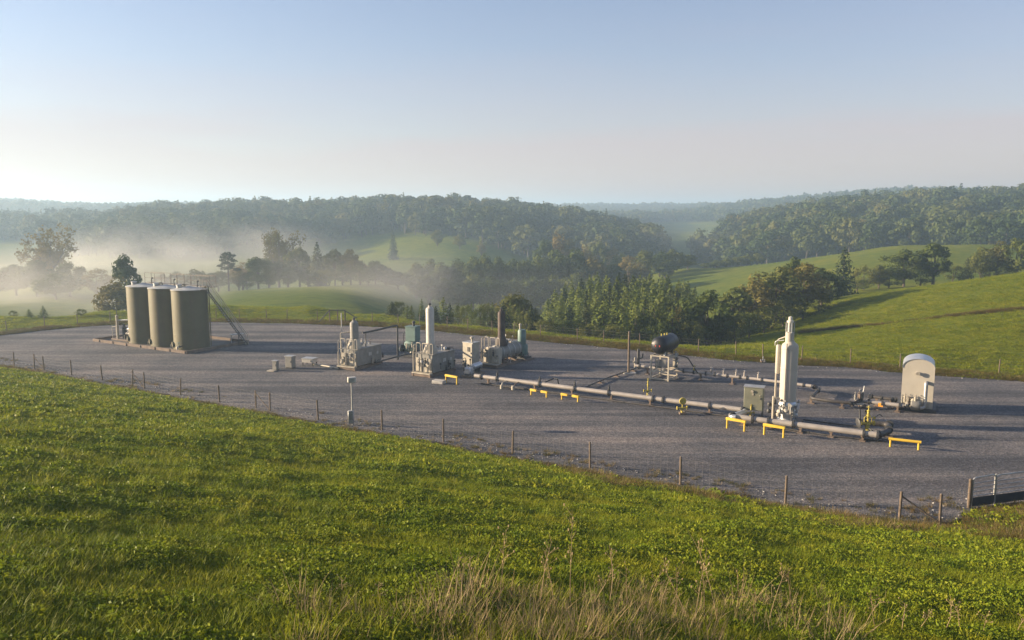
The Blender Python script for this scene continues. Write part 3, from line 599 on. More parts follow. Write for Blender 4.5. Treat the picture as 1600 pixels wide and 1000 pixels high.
post_mesh = MB().cyl((0, 0, -.35), (0, 0, .97), .065, .058, 8).cyl((0, 0, .97), (0, 0, 1.0), .058, .040, 8).mesh('post', M['wood'])
def run_fence(name, label, ptz, heights, parent_xy, strands, mesh_step=None, braces=(), rad=1.0, skip=()):
    o = thing(name, label, 'fence', (*parent_xy, 0)); rng = random.Random(len(ptz)); off = Vector((*parent_xy, 0)); base = []
    for i, p in enumerate(ptz):
        z = gz(p.x, p.y); q = Vector((p.x, p.y, max(z, -.05))) - off; h = heights[i] if isinstance(heights, (list, tuple)) else heights
        h *= rng.uniform(.95, 1.06); a = link('post', post_mesh, o); a.location = q; a.scale = (rad, rad, h); a.rotation_euler = (rng.gauss(0, .02), rng.gauss(0, .025), rng.uniform(0, 6)); base.append((q, h))
    for s in strands:
        m = MB()
        for (a, ha), (b, hb_) in zip(base, base[1:]):
            p0, p1 = a + Vector((0, -.07, ha * s)), b + Vector((0, -.07, hb_ * s)); m.tube([p0, p0.lerp(p1, .5) - Vector((0, 0, .02 + .02 * rng.random())), p1], .005, 4, False)
        m.build('wire', M['wire'], o)
    if mesh_step:
        m = MB()
        for (a, ha), (b, hb_) in zip(base, base[1:]):
            k = max(2, int((b - a).length / mesh_step))
            for j in range(1, k):
                q = a.lerp(b, j / k) + Vector((0, -.07, 0)); m.tube([q + Vector((0, 0, .06)), q + Vector((0, 0, ha * strands[-1]))], .003, 3, False)
        tag(m.build('wire_mesh', M['wire'], o), kind='stuff')
    for i, j in braces:
        a, b = base[i], base[j]; MB().cyl(a[0] + Vector((0, -.02, a[1] * .86)), b[0] + Vector((0, -.02, .1)), .038, .034, 7).build('brace', M['wood'], o)
    return o
nf = [(-60, 559, 1.3), (22, 571, 1.3), (54, 576, 1.3), (69, 579, 1.3), (112, 586, 1.3), (160, 594, 1.32), (207, 603, 1.32), (226, 607, 1.32), (282, 617, 1.32), (343, 628, 1.35), (400, 637, 1.36), (422, 642, 1.36), (497, 656, 1.36),
      (597, 672, 1.4), (693, 690, 1.43), (801, 709, 1.42), (922, 731, 1.42), (1063, 757, 1.43), (1227, 787, 1.44), (1405, 814, 1.43), (1468, 819, 1.42), (1513, 794, 1.42)]
run_fence('wire_fence', 'post and wire fence along the near edge of the gravel, above the foreground pasture', [P(u, v) for u, v, h in nf], [h for *_, h in nf], (0, 50), (.16, .36, .56, .76, .95), .35, ((2, 3), (6, 7), (10, 11), (19, 20)))
fp = [(-60, 528), (0, 521), (60, 514), (110, 509), (165, 505), (240, 502), (330, 499), (450, 501), (540, 505), (620, 509), (700, 515), (800, 525), (900, 534), (1000, 544), (1100, 553), (1200, 562), (1325, 570), (1408, 578), (1465, 582), (1563, 588), (1680, 599)]
fw = [P(u, v) + Vector((0, .8, 0)) for u, v in fp]; fpts = []; rr_ = random.Random(5)
for a, b in zip(fw, fw[1:]):
    k = max(1, round((b - a).length / 3.4)); fpts += [a.lerp(b, (j + rr_.uniform(-.12, .12)) / k) for j in range(k)]
run_fence('wire_fence', 'post and wire fence along the far edge of the gravel, in front of the valley', fpts, 1.32, (0, 85), (.25, .5, .75, .95), None, rad=.8)
cb = thing('fence_brace', 'dark timber corner brace frame with two slanting struts at the far fence', 'fence brace', P(524, 506) + Vector((0, 1.2, 0)))
for x in (-.95, .05, .95): MB().cyl((x, 0, -.1), (x, 0, 1.65), .07, n=7).build('post', M['wood'], cb)
MB().cyl((-1.0, -.05, 1.55), (1.0, -.05, 1.55), .055, n=7).build('top_rail', M['steel'], cb)
MB().cyl((-.95, -.1, 1.5), (-2.3, -.3, .05), .055, n=7).build('strut', M['steel'], cb)
MB().cyl((.95, -.1, 1.5), (2.5, -.3, .6), .055, n=7).build('strut', M['steel'], cb)

ga = P(1517, 793); gb = P(1660, 774); gdir = (gb - ga).normalized(); gperp = Vector((-gdir.y, gdir.x, 0))
gt = thing('field_gate', 'tubular steel field gate with a dark mat along its lower half, at the right edge', 'gate', ga, math.atan2(gdir.y, gdir.x)); gl = (gb - ga).length
MB().cyl((-.12, 0, -.3), (-.12, 0, 1.38), .09, .085, 10).build('post', M['wood'], gt)
for i, (x0, x1) in enumerate(((0.02, 1.32), (1.40, gl))):
    MB().tube(rounded([(x0, 0, .12), (x0, 0, 1.42), (x1, 0, 1.47), (x1, 0, .14)], .16), .036, 8).build('gate_frame', M['galv'], gt)
    for k in range(4): MB().cyl((x0 + .02, 0, .55 + .2 * k), (x1 - .02, 0, .57 + .21 * k), .022, n=6).build('gate_bar', M['galv'], gt)
    MB().box(((x0 + x1) / 2, -.03, .27), (x1 - x0 - .02, .02, .44)).build('lower_mat', M['rubber'], gt)
MB().cyl((1.36, 0, -.1), (1.36, 0, 1.5), .036, n=8).build('hinge_post', M['galv'], gt)

# ------------------------------------------------------------------ tank battery
C1 = P(292, 553); e1 = Vector((.86, -.51, 0)).normalized(); e2 = Vector((.51, .86, 0)).normalized(); TZ = math.atan2(e1.y, e1.x)
curb = thing('containment_curb', 'low rusty steel containment curb around the three storage tanks', 'curb', C1, TZ); CL, CD = 15.2, 7.6
for c, s in (((-CL / 2, 0, .13), (CL, .10, .30)), ((0, CD / 2, .13), (.10, CD - .11, .30)), ((-CL / 2, CD, .13), (CL, .10, .30)), ((-CL, CD / 2, .13), (.10, CD - .11, .30))):
    MB().box(c, s).build('curb_wall', M['rust'], curb)
for x in np.arange(-CL + 1.2, 0, 2.3): MB().box((x, -.08, .12), (.06, .07, .30)).build('stake', M['rust'], curb)
MB().box((-CL / 2, CD / 2, .010), (CL - .12, CD - .12, .02)).build('stained_floor', M['liner'], curb)
tl = ['leftmost of the three tall olive storage tanks', 'middle one of the three tall olive storage tanks', 'rightmost and nearest of the three tall olive storage tanks, beside the stairs']
TH, TR = 5.95, 1.72
tank_pos = []
for i in range(3):
    c = C1 + e1 * (-2.55 - 3.62 * (2 - i)) + e2 * 2.6; tank_pos.append(c)
    t = thing('storage_tank', tl[i], 'tank', c, TZ, 'olive storage tanks')
    MB().lathe([(TR + .03, .02), (TR + .03, .12), (TR, .14), (TR, TH - .10), (TR + .05, TH - .08), (TR + .05, TH)], n=48).build('shell', M['olive'], t)
    for z in (1.55, 3.05, 4.55): MB().lathe([(TR + .004, z - .012), (TR + .012, z), (TR + .004, z + .012)], n=48).build('weld_seam', M['olive'], t)
    rf = MB().lathe([(TR + .06, TH + .003), (TR + .06, TH + .03), (.25, TH + .28), (.22, TH + .34)], n=48).build('roof', M['roof'], t)
    MB().lathe([(.24, TH + .25), (.24, TH + .5), (.30, TH + .5), (.30, TH + .56), (.05, TH + .62)], (-.6, -.7, -.08), 14).build('hatch', M['galv'], rf)
    MB().cyl((.5, .6, TH + .1), (.5, .6, TH + .75), .05).cyl((.5, .6, TH + .75), (.5, .75, TH + .8), .08).build('vent', M['steel'], rf)
    a = R(-118); d = Vector((math.cos(a), math.sin(a), 0))
    MB().cyl(d * (TR - .02) + Vector((0, 0, .5)), d * (TR + .14) + Vector((0, 0, .5)), .24, n=16).cyl(d * (TR + .10) + Vector((0, 0, .5)), d * (TR + .17) + Vector((0, 0, .5)), .29, n=16).build('manway', M['olive'], t)
    a = R(-150); d = Vector((math.cos(a), math.sin(a), 0))
    MB().tube(rounded([d * TR + Vector((0, 0, .35)), d * (TR + .45) + Vector((0, 0, .35)), d * (TR + .45) + Vector((0, 0, .05))], .12), .05, 8).build('drain_pipe', M['steel'], t)
    MB().tube([d * (TR + .05) + Vector((0, 0, .8)), d * (TR + .05) + Vector((0, 0, TH - .15))], .022, 6).build('level_gauge', M['galv'], t)
    MB().box(d * (TR + .06) + Vector((0, 0, TH - .35)), (.1, .12, .22), R(-150)).build('gauge_head', M['steel'], t)
    a = R(40); d = Vector((math.cos(a), math.sin(a), 0)); MB().tube(rounded([d * (TR - .2) + Vector((0, 0, TH + .05)), d * (TR - .2) + Vector((0, 0, TH + .3)), d * (TR + .14) + Vector((0, 0, TH + .3)), d * (TR + .14) + Vector((0, 0, .2))], .12), .055, 8).build('fill_line', M['olive'], t)
    if i == 2:
        MB().tube(rounded([(.6, -TR + .1, .45), (.6, -TR - .45, .45), (.6, -TR - .45, .02)], .1), .06, 8).cyl((.6, -TR - .2, .45), (.6, -TR - .3, .45), .13, n=12).build('outlet_valve', M['steel'], t)
        MB().lathe([(.15, 0), (.15, .04)], (.6, -TR - .28, .82), 12).cyl((.6, -TR - .28, .45), (.6, -TR - .28, .84), .03).build('valve_wheel', M['teal'], t)
        MB().box((.6, -TR - .48, .25), (.16, .16, .5)).build('valve_stand', M['beige'], t)
# catwalk with handrails along the tank tops
cwk = thing('catwalk', 'steel catwalk with handrails running along the tops of the storage tanks', 'catwalk', tank_pos[1], TZ)
MB().box((.3, 1.45, TH + .20), (10.6, .75, .05)).build('walkway_grating', M['tread'], cwk)
for x in (-4.2, -.3, 3.9): MB().box((x, 1.45, TH + .09), (.1, .75, .18)).build('bracket', M['tread'], cwk)
for x0, x1 in ((-4.9, -1.6), (-.7, 1.6), (2.5, 5.4)):
    for y in (1.06, 1.84):
        MB().tube(rounded([(x0, y, TH + .2), (x0, y, TH + 1.28), (x1, y, TH + 1.28), (x1, y, TH + .2)], .08), .026, 7).build('handrail', M['tread'], cwk)
        MB().cyl((x0, y, TH + .75), (x1, y, TH + .75), .02, n=6).build('mid_rail', M['tread'], cwk)
        xm = (x0 + x1) / 2; MB().cyl((xm, y, TH + .2), (xm, y, TH + 1.28), .022, n=6).build('rail_post', M['tread'], cwk)
# stairs
st_top = tank_pos[2] + e1 * 1.75 + e2 * .7; st_bot = P(386, 538); sv = st_bot - st_top; sv.z = 0; sl = sv.length
stt = thing('steel_stairs', 'steep steel stairs with lattice treads and handrails on the right side of the tanks', 'stairs', st_top, math.atan2(sv.y, sv.x))
for y in (-.36, .36):
    MB().add([(0, y - .02, TH), (0, y + .02, TH), (sl, y + .02, .02), (sl, y - .02, .02), (.0, y - .02, TH - .15), (.0, y + .02, TH - .15), (sl - .09, y + .02, .02), (sl - .09, y - .02, .02)],
             [(0, 1, 2, 3), (7, 6, 5, 4), (0, 3, 7, 4), (1, 5, 6, 2), (0, 4, 5, 1), (3, 2, 6, 7)]).build('stringer', M['steel'], stt, False)
    MB().tube(rounded([(-.5, y, TH + .05), (-.5, y, TH + 1.05), (0, y, TH + 1.05), (sl, y, 1.0), (sl, y, .05)], .08), .032, 7).build('handrail', M['beige'], stt)
    MB().tube([(0, y, TH + .5), (sl, y, .5)], .016, 6).build('mid_rail', M['galv'], stt)
    for k in range(1, 6):
        f_ = k / 6; MB().cyl((sl * f_, y, TH * (1 - f_)), (sl * f_, y, TH * (1 - f_) + 1.0), .018, n=6).build('rail_post', M['galv'], stt)
tread_m = MB().box((0, 0, 0), (.24, .70, .035)).mesh('tread', M['tread'], False)
for k in range(23):
    f_ = (k + .5) / 23; q = link('tread', tread_m, stt); q.location = (sl * f_ - .05, 0, TH * (1 - f_) - .06)
MB().box((-.35, 0, TH + .02), (.75, .8, .05)).build('landing', M['tread'], stt)
MB().box((sl - .55, 1.1, 1.0), (1.5, .5, .06)).cyl((sl - 1.2, 1.1, 0), (sl - 1.2, 1.1, 1.0), .03).cyl((sl + .1, 1.1, 0), (sl + .1, 1.1, 1.0), .03).build('side_step', M['galv'], stt)
MB().cyl((sl - 1.0, -.4, .02), (sl - 1.0, -.4, TH * (1.0 / sl) - .1), .03, n=6).build('prop', M['steel'], stt)

# pump and metering skid left of the tanks
ps = thing('pump_skid', 'pale pump and metering skid with ladder frame at the left end of the tank curb', 'pump', P(180, 533), TZ)
MB().box((.6, .9, .12), (3.4, 1.3, .14)).build('skid', M['rust'], ps)
MB().lathe([(.13, .15), (.13, 2.55), (.17, 2.55), (.17, 2.62), (.05, 2.75)], (-.2, .5, 0), 14).build('meter_column', M['beige'], ps)
MB().cyl((-.2, .5, 2.7), (-.2, .5, 3.35), .03).build('vent_rod', M['steel'], ps)
MB().cyl((-.3, .5, 2.15), (1.1, .9, 2.25), .09, n=12).build('cross_pipe', M['galv'], ps)
for y in (.3, .72): MB().cyl((-.85, y, .1), (-.85, y, 1.55), .03, n=6).build('ladder_rail', M['beige'], ps)
for k in range(5): MB().cyl((-.85, .3, .35 + .27 * k), (-.85, .72, .35 + .27 * k), .02, n=6).build('ladder_rung', M['beige'], ps)
MB().cyl((-.85, .3, 1.5), (-.2, .3, 1.5), .025).build('ladder_arm', M['beige'], ps)
MB().cyl((.35, .9, .2), (.35, .9, 1.3), .22, n=14).lathe([(.3, 1.3), (.3, 1.36), (.12, 1.5), (.12, 1.75)], (.35, .9, 0), 14).build('pump_body', M['steel'], ps)
MB().cyl((.7, 1.0, .75), (1.7, .9, .75), .24, n=14).cyl((1.0, .98, .75), (1.06, .97, .75), .29, n=14).build('motor', M['dpipe'], ps)
MB().tube(rounded([(.4, .9, 1.1), (1.2, .9, 1.35), (1.9, .9, 1.1), (2.3, 1.1, .7)], .2), .05, 8).build('hose', M['silver'], ps)
MB().tube(rounded([(1.5, .5, 1.0), (1.9, .5, 1.5), (2.2, .5, 1.0)], .1), .035, 8).build('pipe_loop', M['galv'], ps)
MB().cyl((1.9, .8, .1), (1.9, .8, .75), .04).cyl((.9, .5, .1), (.9, .5, .7), .035).build('support_leg', M['beige'], ps)
MB().cyl((.9, 1.3, .1), (.9, 1.3, 2.2), .035).build('back_pole', M['wood'], ps)

# ------------------------------------------------------------------ heater units
def valve(parent, p, h, mat, wheel=True, name='valve', flange=.16):
    p = Vector(p); m = MB()
    m.lathe([(flange * .7, 0), (flange * .7, h * .2), (flange, h * .2), (flange, h * .26), (flange * .55, h * .3), (flange * .8, h * .42), (flange * .55, h * .52), (flange * .9, h * .56), (flange * .9, h * .62), (flange * .3, h * .68), (flange * .25, h)], p, 12)
    v = m.build(name, mat, parent)
    if wheel: MB().lathe([(flange * .9, h * .86), (flange * 1.2, h * .88), (flange * .9, h * .9)], p, 14).build('hand_wheel', mat, v)
    return v
def hoop(parent, pts, r, mat, name='guard_rail'): return MB().tube(rounded(pts, .12), r, 7).build(name, mat, parent)
def clutter(parent, rng, region, n, mats):
    """small fittings: gauges, valves, regulators, stubs of tubing; each its own part"""
    (x0, x1), (y0, y1), (z0, z1) = region
    for i in range(n):
        p = Vector((rng.uniform(x0, x1), rng.uniform(y0, y1), rng.uniform(z0, z1))); mt = M[rng.choice(mats)]; k = rng.randrange(4)
        if k == 0: MB().cyl(p, p + Vector((0, 0, rng.uniform(.25, .5))), .035).lathe([(.09, 0), (.09, .06)], p + Vector((0, -.03, .45)), 10, (0, 1, 0)).build('gauge', mt, parent)
        elif k == 1: valve(parent, p, rng.uniform(.4, .6), mt, True, 'valve', .10)
        elif k == 2:
            e = p + Vector((rng.uniform(-.5, .5), rng.uniform(-.3, .3), 0)); MB().tube(rounded([p - Vector((0, 0, .3)), p, e, e - Vector((0, 0, rng.uniform(.2, .5)))], .08), .03, 6).build('tubing', mt, parent)
        else: MB().lathe([(.05, -.14), (.13, -.1), (.15, 0), (.13, .1), (.05, .14)], p, 12, (rng.uniform(-1, 1), 0, 1)).build('regulator', mt, parent)
def heater(label, corner, angB, W, L, H, body, stack_mat, stack_y, stack_r, stack_top, seed, front_panels=True):
    """corner = front right base corner; local x runs along the width (left negative), y along the unit"""
    rz = R(angB - 90); o = thing('heater_unit', label, 'heater', corner, rz); rng = random.Random(seed); bm_ = M.get(body)
    for x in (-W + .08, -.08): MB().box((x, L / 2, .13), (.16, L, .24)).build('skid_beam', M['rust'], o)
    for y in (.1, L * .5, L - .1): MB().box((-W / 2, y, .12), (W - .36, .14, .18)).build('cross_beam', M['rust'], o)
    y0 = .45
    if body == 'cylinder':
        r = .68; MB().lathe([(.25, 0), (.55, .05), (r, .16), (r, L - y0 - .25), (.55, L - y0 - .12), (.25, L - y0 - .05)], (-W / 2, y0 + .5, 1.15), 28, (0, 1, 0)).build('vessel', M['grey'], o)
        for k in range(4): MB().lathe([(r + .012, -.03), (r + .02, 0), (r + .012, .03)], (-W / 2, y0 + 1.1 + k * .85, 1.15), 28, (0, 1, 0)).build('jacket_band', M['galv'], o)
        MB().box((-W / 2, y0 + .30, .98), (W - .35, .58, 1.45), ch=.06).build('burner_box', M['beige'], o)
        for y in (y0 + 1.2, L - .7): MB().box((-W / 2, y, .42), (1.1, .16, .36)).build('saddle', M['rust'], o)
        top = 1.75
    else:
        MB().box((-W / 2, y0 + (L - y0) / 2, .30 + (H - .30) / 2), (W - .12, L - y0, H - .30), ch=.05).build('housing', bm_, o)
        MB().box((-W / 2, y0 + (L - y0) / 2, H + .03), (W, L - y0 + .08, .05)).build('housing_lid', bm_, o)
        for y in (y0 + (L - y0) * .36, y0 + (L - y0) * .7): MB().box((-.058, y, .30 + (H - .3) / 2), (.025, .05, H - .34)).build('side_rib', bm_, o)
        MB().box((-.052, y0 + (L - y0) * .52, H * .66), (.02, .42, .30)).build('name_plate', M['galv'], o)
        MB().box((-.052, y0 + (L - y0) * .82, H * .64), (.02, .22, .26)).build('name_plate', M['galv'], o)
        top = H + .05
    # burner end: lit frame of doors, posts and pipes facing the left front
    yf = y0 - .03
    if front_panels:
        for x in (-W + .42, -.48): MB().box((x, yf - .02, H * .52), (W * .36, .06, H * .62), ch=.015).build('burner_door', M['beige'], o)
        for x in (-W + .42, -.48): MB().cyl((x, yf - .02, H * .55), (x, yf - .2, H * .55), .17, n=14).build('flame_arrestor', M['beige'], o)
    for x in (-W + .06, -W * .52, -.10): MB().cyl((x, yf - .28, .25), (x, yf - .28, H * (.85 + .3 * rng.random())), .035, n=7).build('front_pipe', M['beige'], o)
    MB().box((-W / 2, yf - .25, .30), (W - .05, .42, .08)).build('front_step', M['beige'], o)
    MB().tube(rounded([(-W - .02, yf - .1, .2), (-W - .02, yf - .1, H + .7), (-W + .25, yf + .3, H + .9)], .1), .035, 7).build('fuel_line', M['beige'], o)
    # stack
    sx = -W * .46; sm_ = M[stack_mat]
    MB().lathe([(stack_r * 1.75, top), (stack_r * 1.75, top + .18), (stack_r * 1.25, top + .62), (stack_r * 1.05, top + .80)], (sx, stack_y, 0), 24).build('stack_base', M['beige'] if stack_mat != 'brown' else M['brown'], o)
    stk = MB().lathe([(stack_r, top + .7), (stack_r, stack_top - .32), (stack_r * .93, stack_top - .2), (stack_r * .45, stack_top - .08), (stack_r * .45, stack_top + .04), (stack_r * .38, stack_top + .04), (stack_r * .38, stack_top - .04)], (sx, stack_y, 0), 28).build('stack', sm_, o)
    MB().lathe([(stack_r * .18, stack_top + .02), (stack_r * .3, stack_top + .12), (stack_r * .3, stack_top + .2), (.02, stack_top + .26)], (sx, stack_y, 0), 12).build('stack_cap', M['steel'], stk)
    for z in (top + .9, (top + stack_top) / 2, stack_top - .5): MB().lathe([(stack_r + .005, z - .03), (stack_r + .02, z), (stack_r + .005, z + .03)], (sx, stack_y, 0), 28).build('stack_band', sm_, stk)
    # guard hoops on the lid
    for x0, x1 in ((-W + .1, -W + .55), (-W + .75, -.55), (-.42, -.12)):
        hoop(o, [(x0, yf + .15, top), (x0, yf + .15, top + .85), (x1, yf + .15, top + .85), (x1, yf + .15, top)], .038, M['beige'])
    clutter(o, rng, ((-W + .2, -.2), (stack_y + stack_r * 2, L - .3), (top + .05, top + .25)), 7, ['beige', 'galv', 'steel', 'white'])
    clutter(o, rng, ((-W + .15, -.15), (y0 - .35, y0 - .15), (.45, H * .8)), 6, ['beige', 'beige', 'steel', 'galv'])
    clutter(o, rng, ((.02, .18), (L * .3, L), (.3, .6)), 5, ['steel', 'beige', 'dpipe'])
    return o
h1 = heater('grey heater unit with a short grey stack, leftmost on the pad, near the low boxes', P(554.5, 580), 64, 1.95, 4.1, 1.75, 'grey', 'grey', 1.25, .37, 4.25, 1)
MB().tube(rounded([(-.5, 1.9, 3.05), (.0, 3.0, 3.15), (.5, 5.4, 3.3), (.6, 5.7, 3.3), (.6, 5.7, .1)], .2), .085, 9).build('overhead_pipe', M['steel'], h1)
MB().cyl((-.40, 2.2, 1.8), (-.40, 2.2, 3.1), .05).build('riser', M['steel'], h1)
MB().tube(rounded([(-2.05, .8, 1.6), (-2.05, .8, 3.1), (-1.3, 1.1, 3.2)], .12), .05, 8).build('vent_pipe', M['beige'], h1)
MB().tube([(.3, 2.6, .35), (.9, 5.5, .5), (1.6, 8.5, .6)], .07, 8).build('outlet_pipe', M['steel'], h1)
h2 = heater('beige heater unit with the tall pale stack, beside the concrete slab and yellow rail', P(672, 591), 58, 1.95, 3.6, 1.85, 'grey', 'white', 1.25, .345, 5.85, 2)
h3 = heater('heater unit with the brown stack and grey horizontal vessel', P(776.5, 576), 55, 1.9, 4.1, 1.8, 'cylinder', 'brown', 1.9, .33, 4.95, 3, True)
MB().box((-.9, 4.9, .08), (2.2, 1.5, .14)).build('skid_end', M['rust'], h3)

def separator(label, pos, rz, s=1.0, slim=False):
    o = thing('separator', label, 'separator', pos, rz); T = M['teal']; rng = random.Random(int(pos.x * 10))
    MB().box((0, 0, .1), (1.9 * s, 1.5 * s, .16)).build('skid', M['steel'], o)
    if slim:
        MB().lathe([(.5, .3), (.56, .4), (.56, 1.15), (.5, 1.3)], (0, 0, 0), 20).build('lower_vessel', T, o)
        MB().lathe([(.36, 1.25), (.38, 1.3), (.38, 2.55), (.3, 2.68)], (0, 0, 0), 20).build('upper_vessel', T, o)
        MB().lathe([(.1, 2.6), (.1, 3.05), (.13, 3.05), (.13, 3.15), (.04, 3.25)], (-.18, 0, 0), 12).build('vent', M['beige'], o)
    else:
        MB().box((0, 0, .95), (1.55 * s, 1.2 * s, 1.1), ch=.22).build('lower_body', T, o)
        MB().box((.05, 0, 2.15), (1.15 * s, 1.0 * s, 1.36), ch=.04).build('upper_cabinet', T, o)
        MB().box((.05, 0, 2.86), (1.25 * s, 1.1 * s, .07)).build('cabinet_lid', T, o)
        MB().lathe([(.12, 2.85), (.12, 3.2), (.17, 3.2), (.17, 3.28), (.04, 3.4)], (.15, 0, 0), 12).build('vent', M['steel'], o)
        MB().tube(rounded([(-.75, -.4, .4), (-.75, -.4, 2.2), (-.5, -.3, 2.3)], .1), .04, 7).build('side_pipe', M['steel'], o)
        for x in (-.85, .8): MB().lathe([(.3, -.08), (.38, -.04), (.38, .04), (.3, .08)], (x, -.55, .75), 18, (1, 0, .2)).build('end_flange', M['steel'], o)
    for x, y in ((-.6, -.5), (.6, -.5), (-.6, .5), (.6, .5)): MB().cyl((x * s, y * s, .1), (x * s, y * s, .5), .05, n=7).build('leg', M['steel'], o)
    clutter(o, rng, ((-.8, .8), (-.8, -.6), (.4, 1.0)), 6, ['steel', 'teal', 'beige', 'dpipe'])
    return o
separator('teal separator cabinet between the leftmost heater and the tall pale stack', P(645, 556), R(-24), .95)
b3 = h3.matrix_basis @ Vector((-.7, 4.9, .15)); separator('slim teal separator behind the grey horizontal vessel', b3, R(-34), .75, True)

def cabinet(name, label, cat, pos, rz, size, mat, legs=.2, cap=True, thick=.05):
    o = thing(name, label, cat, pos, rz); w, d, h = size
    MB().box((0, 0, legs + h / 2), (w, d, h), ch=.02).build('case', M[mat], o)
    MB().box((0, 0, legs + h + thick / 2 + .003), (w + .08, d + .08, thick)).build('lid', M['galv' if mat != 'cream' else mat], o)
    MB().box((0, -d / 2 - .012, legs + h / 2), (w * .9, .022, h * .92)).build('door', M[mat], o)
    MB().box((w * .36, -d / 2 - .045, legs + h * .55), (.04, .045, .16)).build('door_handle', M['steel'], o)
    for x in (-1, 1):
        for y in (-1, 1): MB().box((x * (w / 2 - .06), y * (d / 2 - .06), legs / 2), (.07, .07, legs)).build('leg', M['steel'], o)
    return o
c = cabinet('control_cabinet', 'tall pale control cabinet with a vent on top between the two tall stacks', 'cabinet', P(736, 574), R(-38), (1.15, .9, 1.95), 'beige', .3)
MB().lathe([(.1, 0), (.1, .3), (.2, .32), (.2, .42), (.05, .5)], (.15, 0, 2.3), 12).build('vent', M['beige'], c)
MB().box((.15, -.49, 1.7), (.28, .04, .4)).build('control_panel', M['steel'], c)
MB().tube(rounded([(-.5, -.5, .1), (-.5, -.7, .7), (-.3, -.5, .9)], .1), .03, 6).build('conduit', M['steel'], c)
c = cabinet('control_cabinet', 'grey-green control cabinet beside the tall white vessel', 'cabinet', P(1177, 652), R(-22), (1.25, .75, 1.55), 'green', .55)
MB().cyl((-.1, -.42, 1.85), (-.1, -.47, 1.85), .09, n=12).build('dial', M['beige'], c); MB().box((-.05, -.41, 1.65), (.1, .03, .14)).build('tag_plate', M['beige'], c); MB().box((.40, -.41, 1.6), (.07, .03, .07)).build('tag_plate', M['beige'], c)
# three low boxes left of the first heater
c = cabinet('meter_box', 'narrow grey instrument stand on a small foot, leftmost of the low boxes', 'box', P(431, 579), R(-20), (.45, .35, .75), 'grey', .1)
MB().box((-.15, -.35, .05), (.7, .5, .08)).build('foot', M['beige'], c)
cabinet('meter_box', 'upright grey metal box, middle of the low boxes', 'box', P(454, 575), R(-20), (.72, .55, .98), 'grey', .08)
c = cabinet('meter_box', 'low white flat-topped box, nearest the leftmost heater', 'box', P(484, 571), R(-18), (1.1, .8, .30), 'white', .32, thick=.08)
t = thing('ground_pipe', 'thin pale pipe on the gravel from the low white box to the leftmost heater', 'pipe', P(490, 571)); q = P(540, 579) - P(490, 571)
MB().cyl((0, 0, .12), q * .75 + Vector((0, 0, .12)), .07, n=8).build('pipe', M['beige'], t); MB().cyl(q * .74 + Vector((0, 0, .12)), q * .78 + Vector((0, 0, .12)), .11, n=10).build('flange', M['beige'], t)
for f_ in (.2, .55): MB().box(q * f_ + Vector((0, 0, .03)), (.2, .25, .09)).build('support', M['conc'], t)
t = thing('concrete_slab', 'flat pale concrete slab beside the yellow rail at the tall pale stack', 'slab', P(686, 599), R(-24)); MB().box((0, 0, .12), (1.0, .62, .24), ch=.03).build('slab', M['conc'], t); MB().box((0, 0, .255), (.96, .58, .03)).build('slab_cap', M['conc'], t)

# ------------------------------------------------------------------ pipelines
def ring(parent, p, d, r, mat, w=.10, name='flange'):
    d = Vector(d).normalized(); p = Vector(p); m = MB().cyl(p - d * w * .55, p - d * w * .08, r, n=16).cyl(p + d * w * .08, p + d * w * .55, r, n=16); return m.build(name, mat, parent)
def pipeline(label, px, z, r, mat, flanges=(), supports=(), elbow=.3, sup_mat='rust'):
    pts_ = [P(u, v, zz) for u, v, zz in px] if len(px[0]) == 3 else [P(u, v, z) for u, v in px]
    o = thing('pipeline', label, 'pipe', (pts_[0].x, pts_[0].y, 0)); off = Vector((pts_[0].x, pts_[0].y, 0)); loc = [p - off for p in pts_]
    MB().tube(rounded(loc, elbow), r, 16).build('pipe', mat, o)
    cum = [0]
    for a, b in zip(loc, loc[1:]): cum.append(cum[-1] + (b - a).length)
    def at(f):
        s = f * cum[-1]
        for i in range(len(loc) - 1):
            if s <= cum[i + 1] + 1e-6: return loc[i].lerp(loc[i + 1], (s - cum[i]) / (cum[i + 1] - cum[i])), (loc[i + 1] - loc[i]).normalized()
    for f in flanges: p, d = at(f); ring(o, p, d, r * 1.55, M['steel'])
    for f in supports:
        p, d = at(f); rz = math.atan2(d.y, d.x); q = Vector((p.x, p.y, 0))
        m = MB().box(q + Vector((0, 0, .03)), (.34, .5, .06), rz).box(q + Vector((0, 0, (p.z - r) / 2)), (.12, .16, max(.05, p.z - r)), rz).box(q + Vector((0, 0, p.z - r)), (.2, r * 1.7, .06), rz); m.build('pipe_support', M[sup_mat], o)
    return o, at
plA, atA = pipeline('long pale gas pipeline running across the gravel from the heaters to the tall vessel', [(742, 587), (1158, 640)], .52, .165, M['pipe'], (.03, .10, .28, .42, .55, .71, .745, .90), (.06, .26, .41, .56, .70, .90))
plB, atB = pipeline('pale pipe run in front of the tall white vessel ending at the dark elbow', [(1139, 650), (1374, 680)], .48, .185, M['pipe'], (.02, .17, .28, .45, .905, .99), (.10, .3, .5, .7, .9))
o, _ = pipeline('dark U-bend pipe joining the front pipe run to the yellow valve', [(1371, 679.5), (1388, 674), (1389, 663), (1345, 660)], .48, .17, M['dpipe'], (.02, .35, .65), (.4,), .5)
o, _ = pipeline('short silver jog joining the long pipeline to the front pipe run', [(1157, 640), (1166, 643), (1142, 651), (1150, 652)], .50, .17, M['silver'], (.1, .8), (), .3)
pipeline('thin dark conduit lying on the gravel alongside the long pipeline', [(752, 599), (900, 618), (1150, 652)], .07, .045, M['dpipe'], (.2, .4, .6, .8), (), .1)
pipeline('thin dark conduit lying on the gravel alongside the front pipe run', [(1215, 668), (1300, 681), (1385, 690)], .07, .05, M['dpipe'], (.3, .7), (), .1)
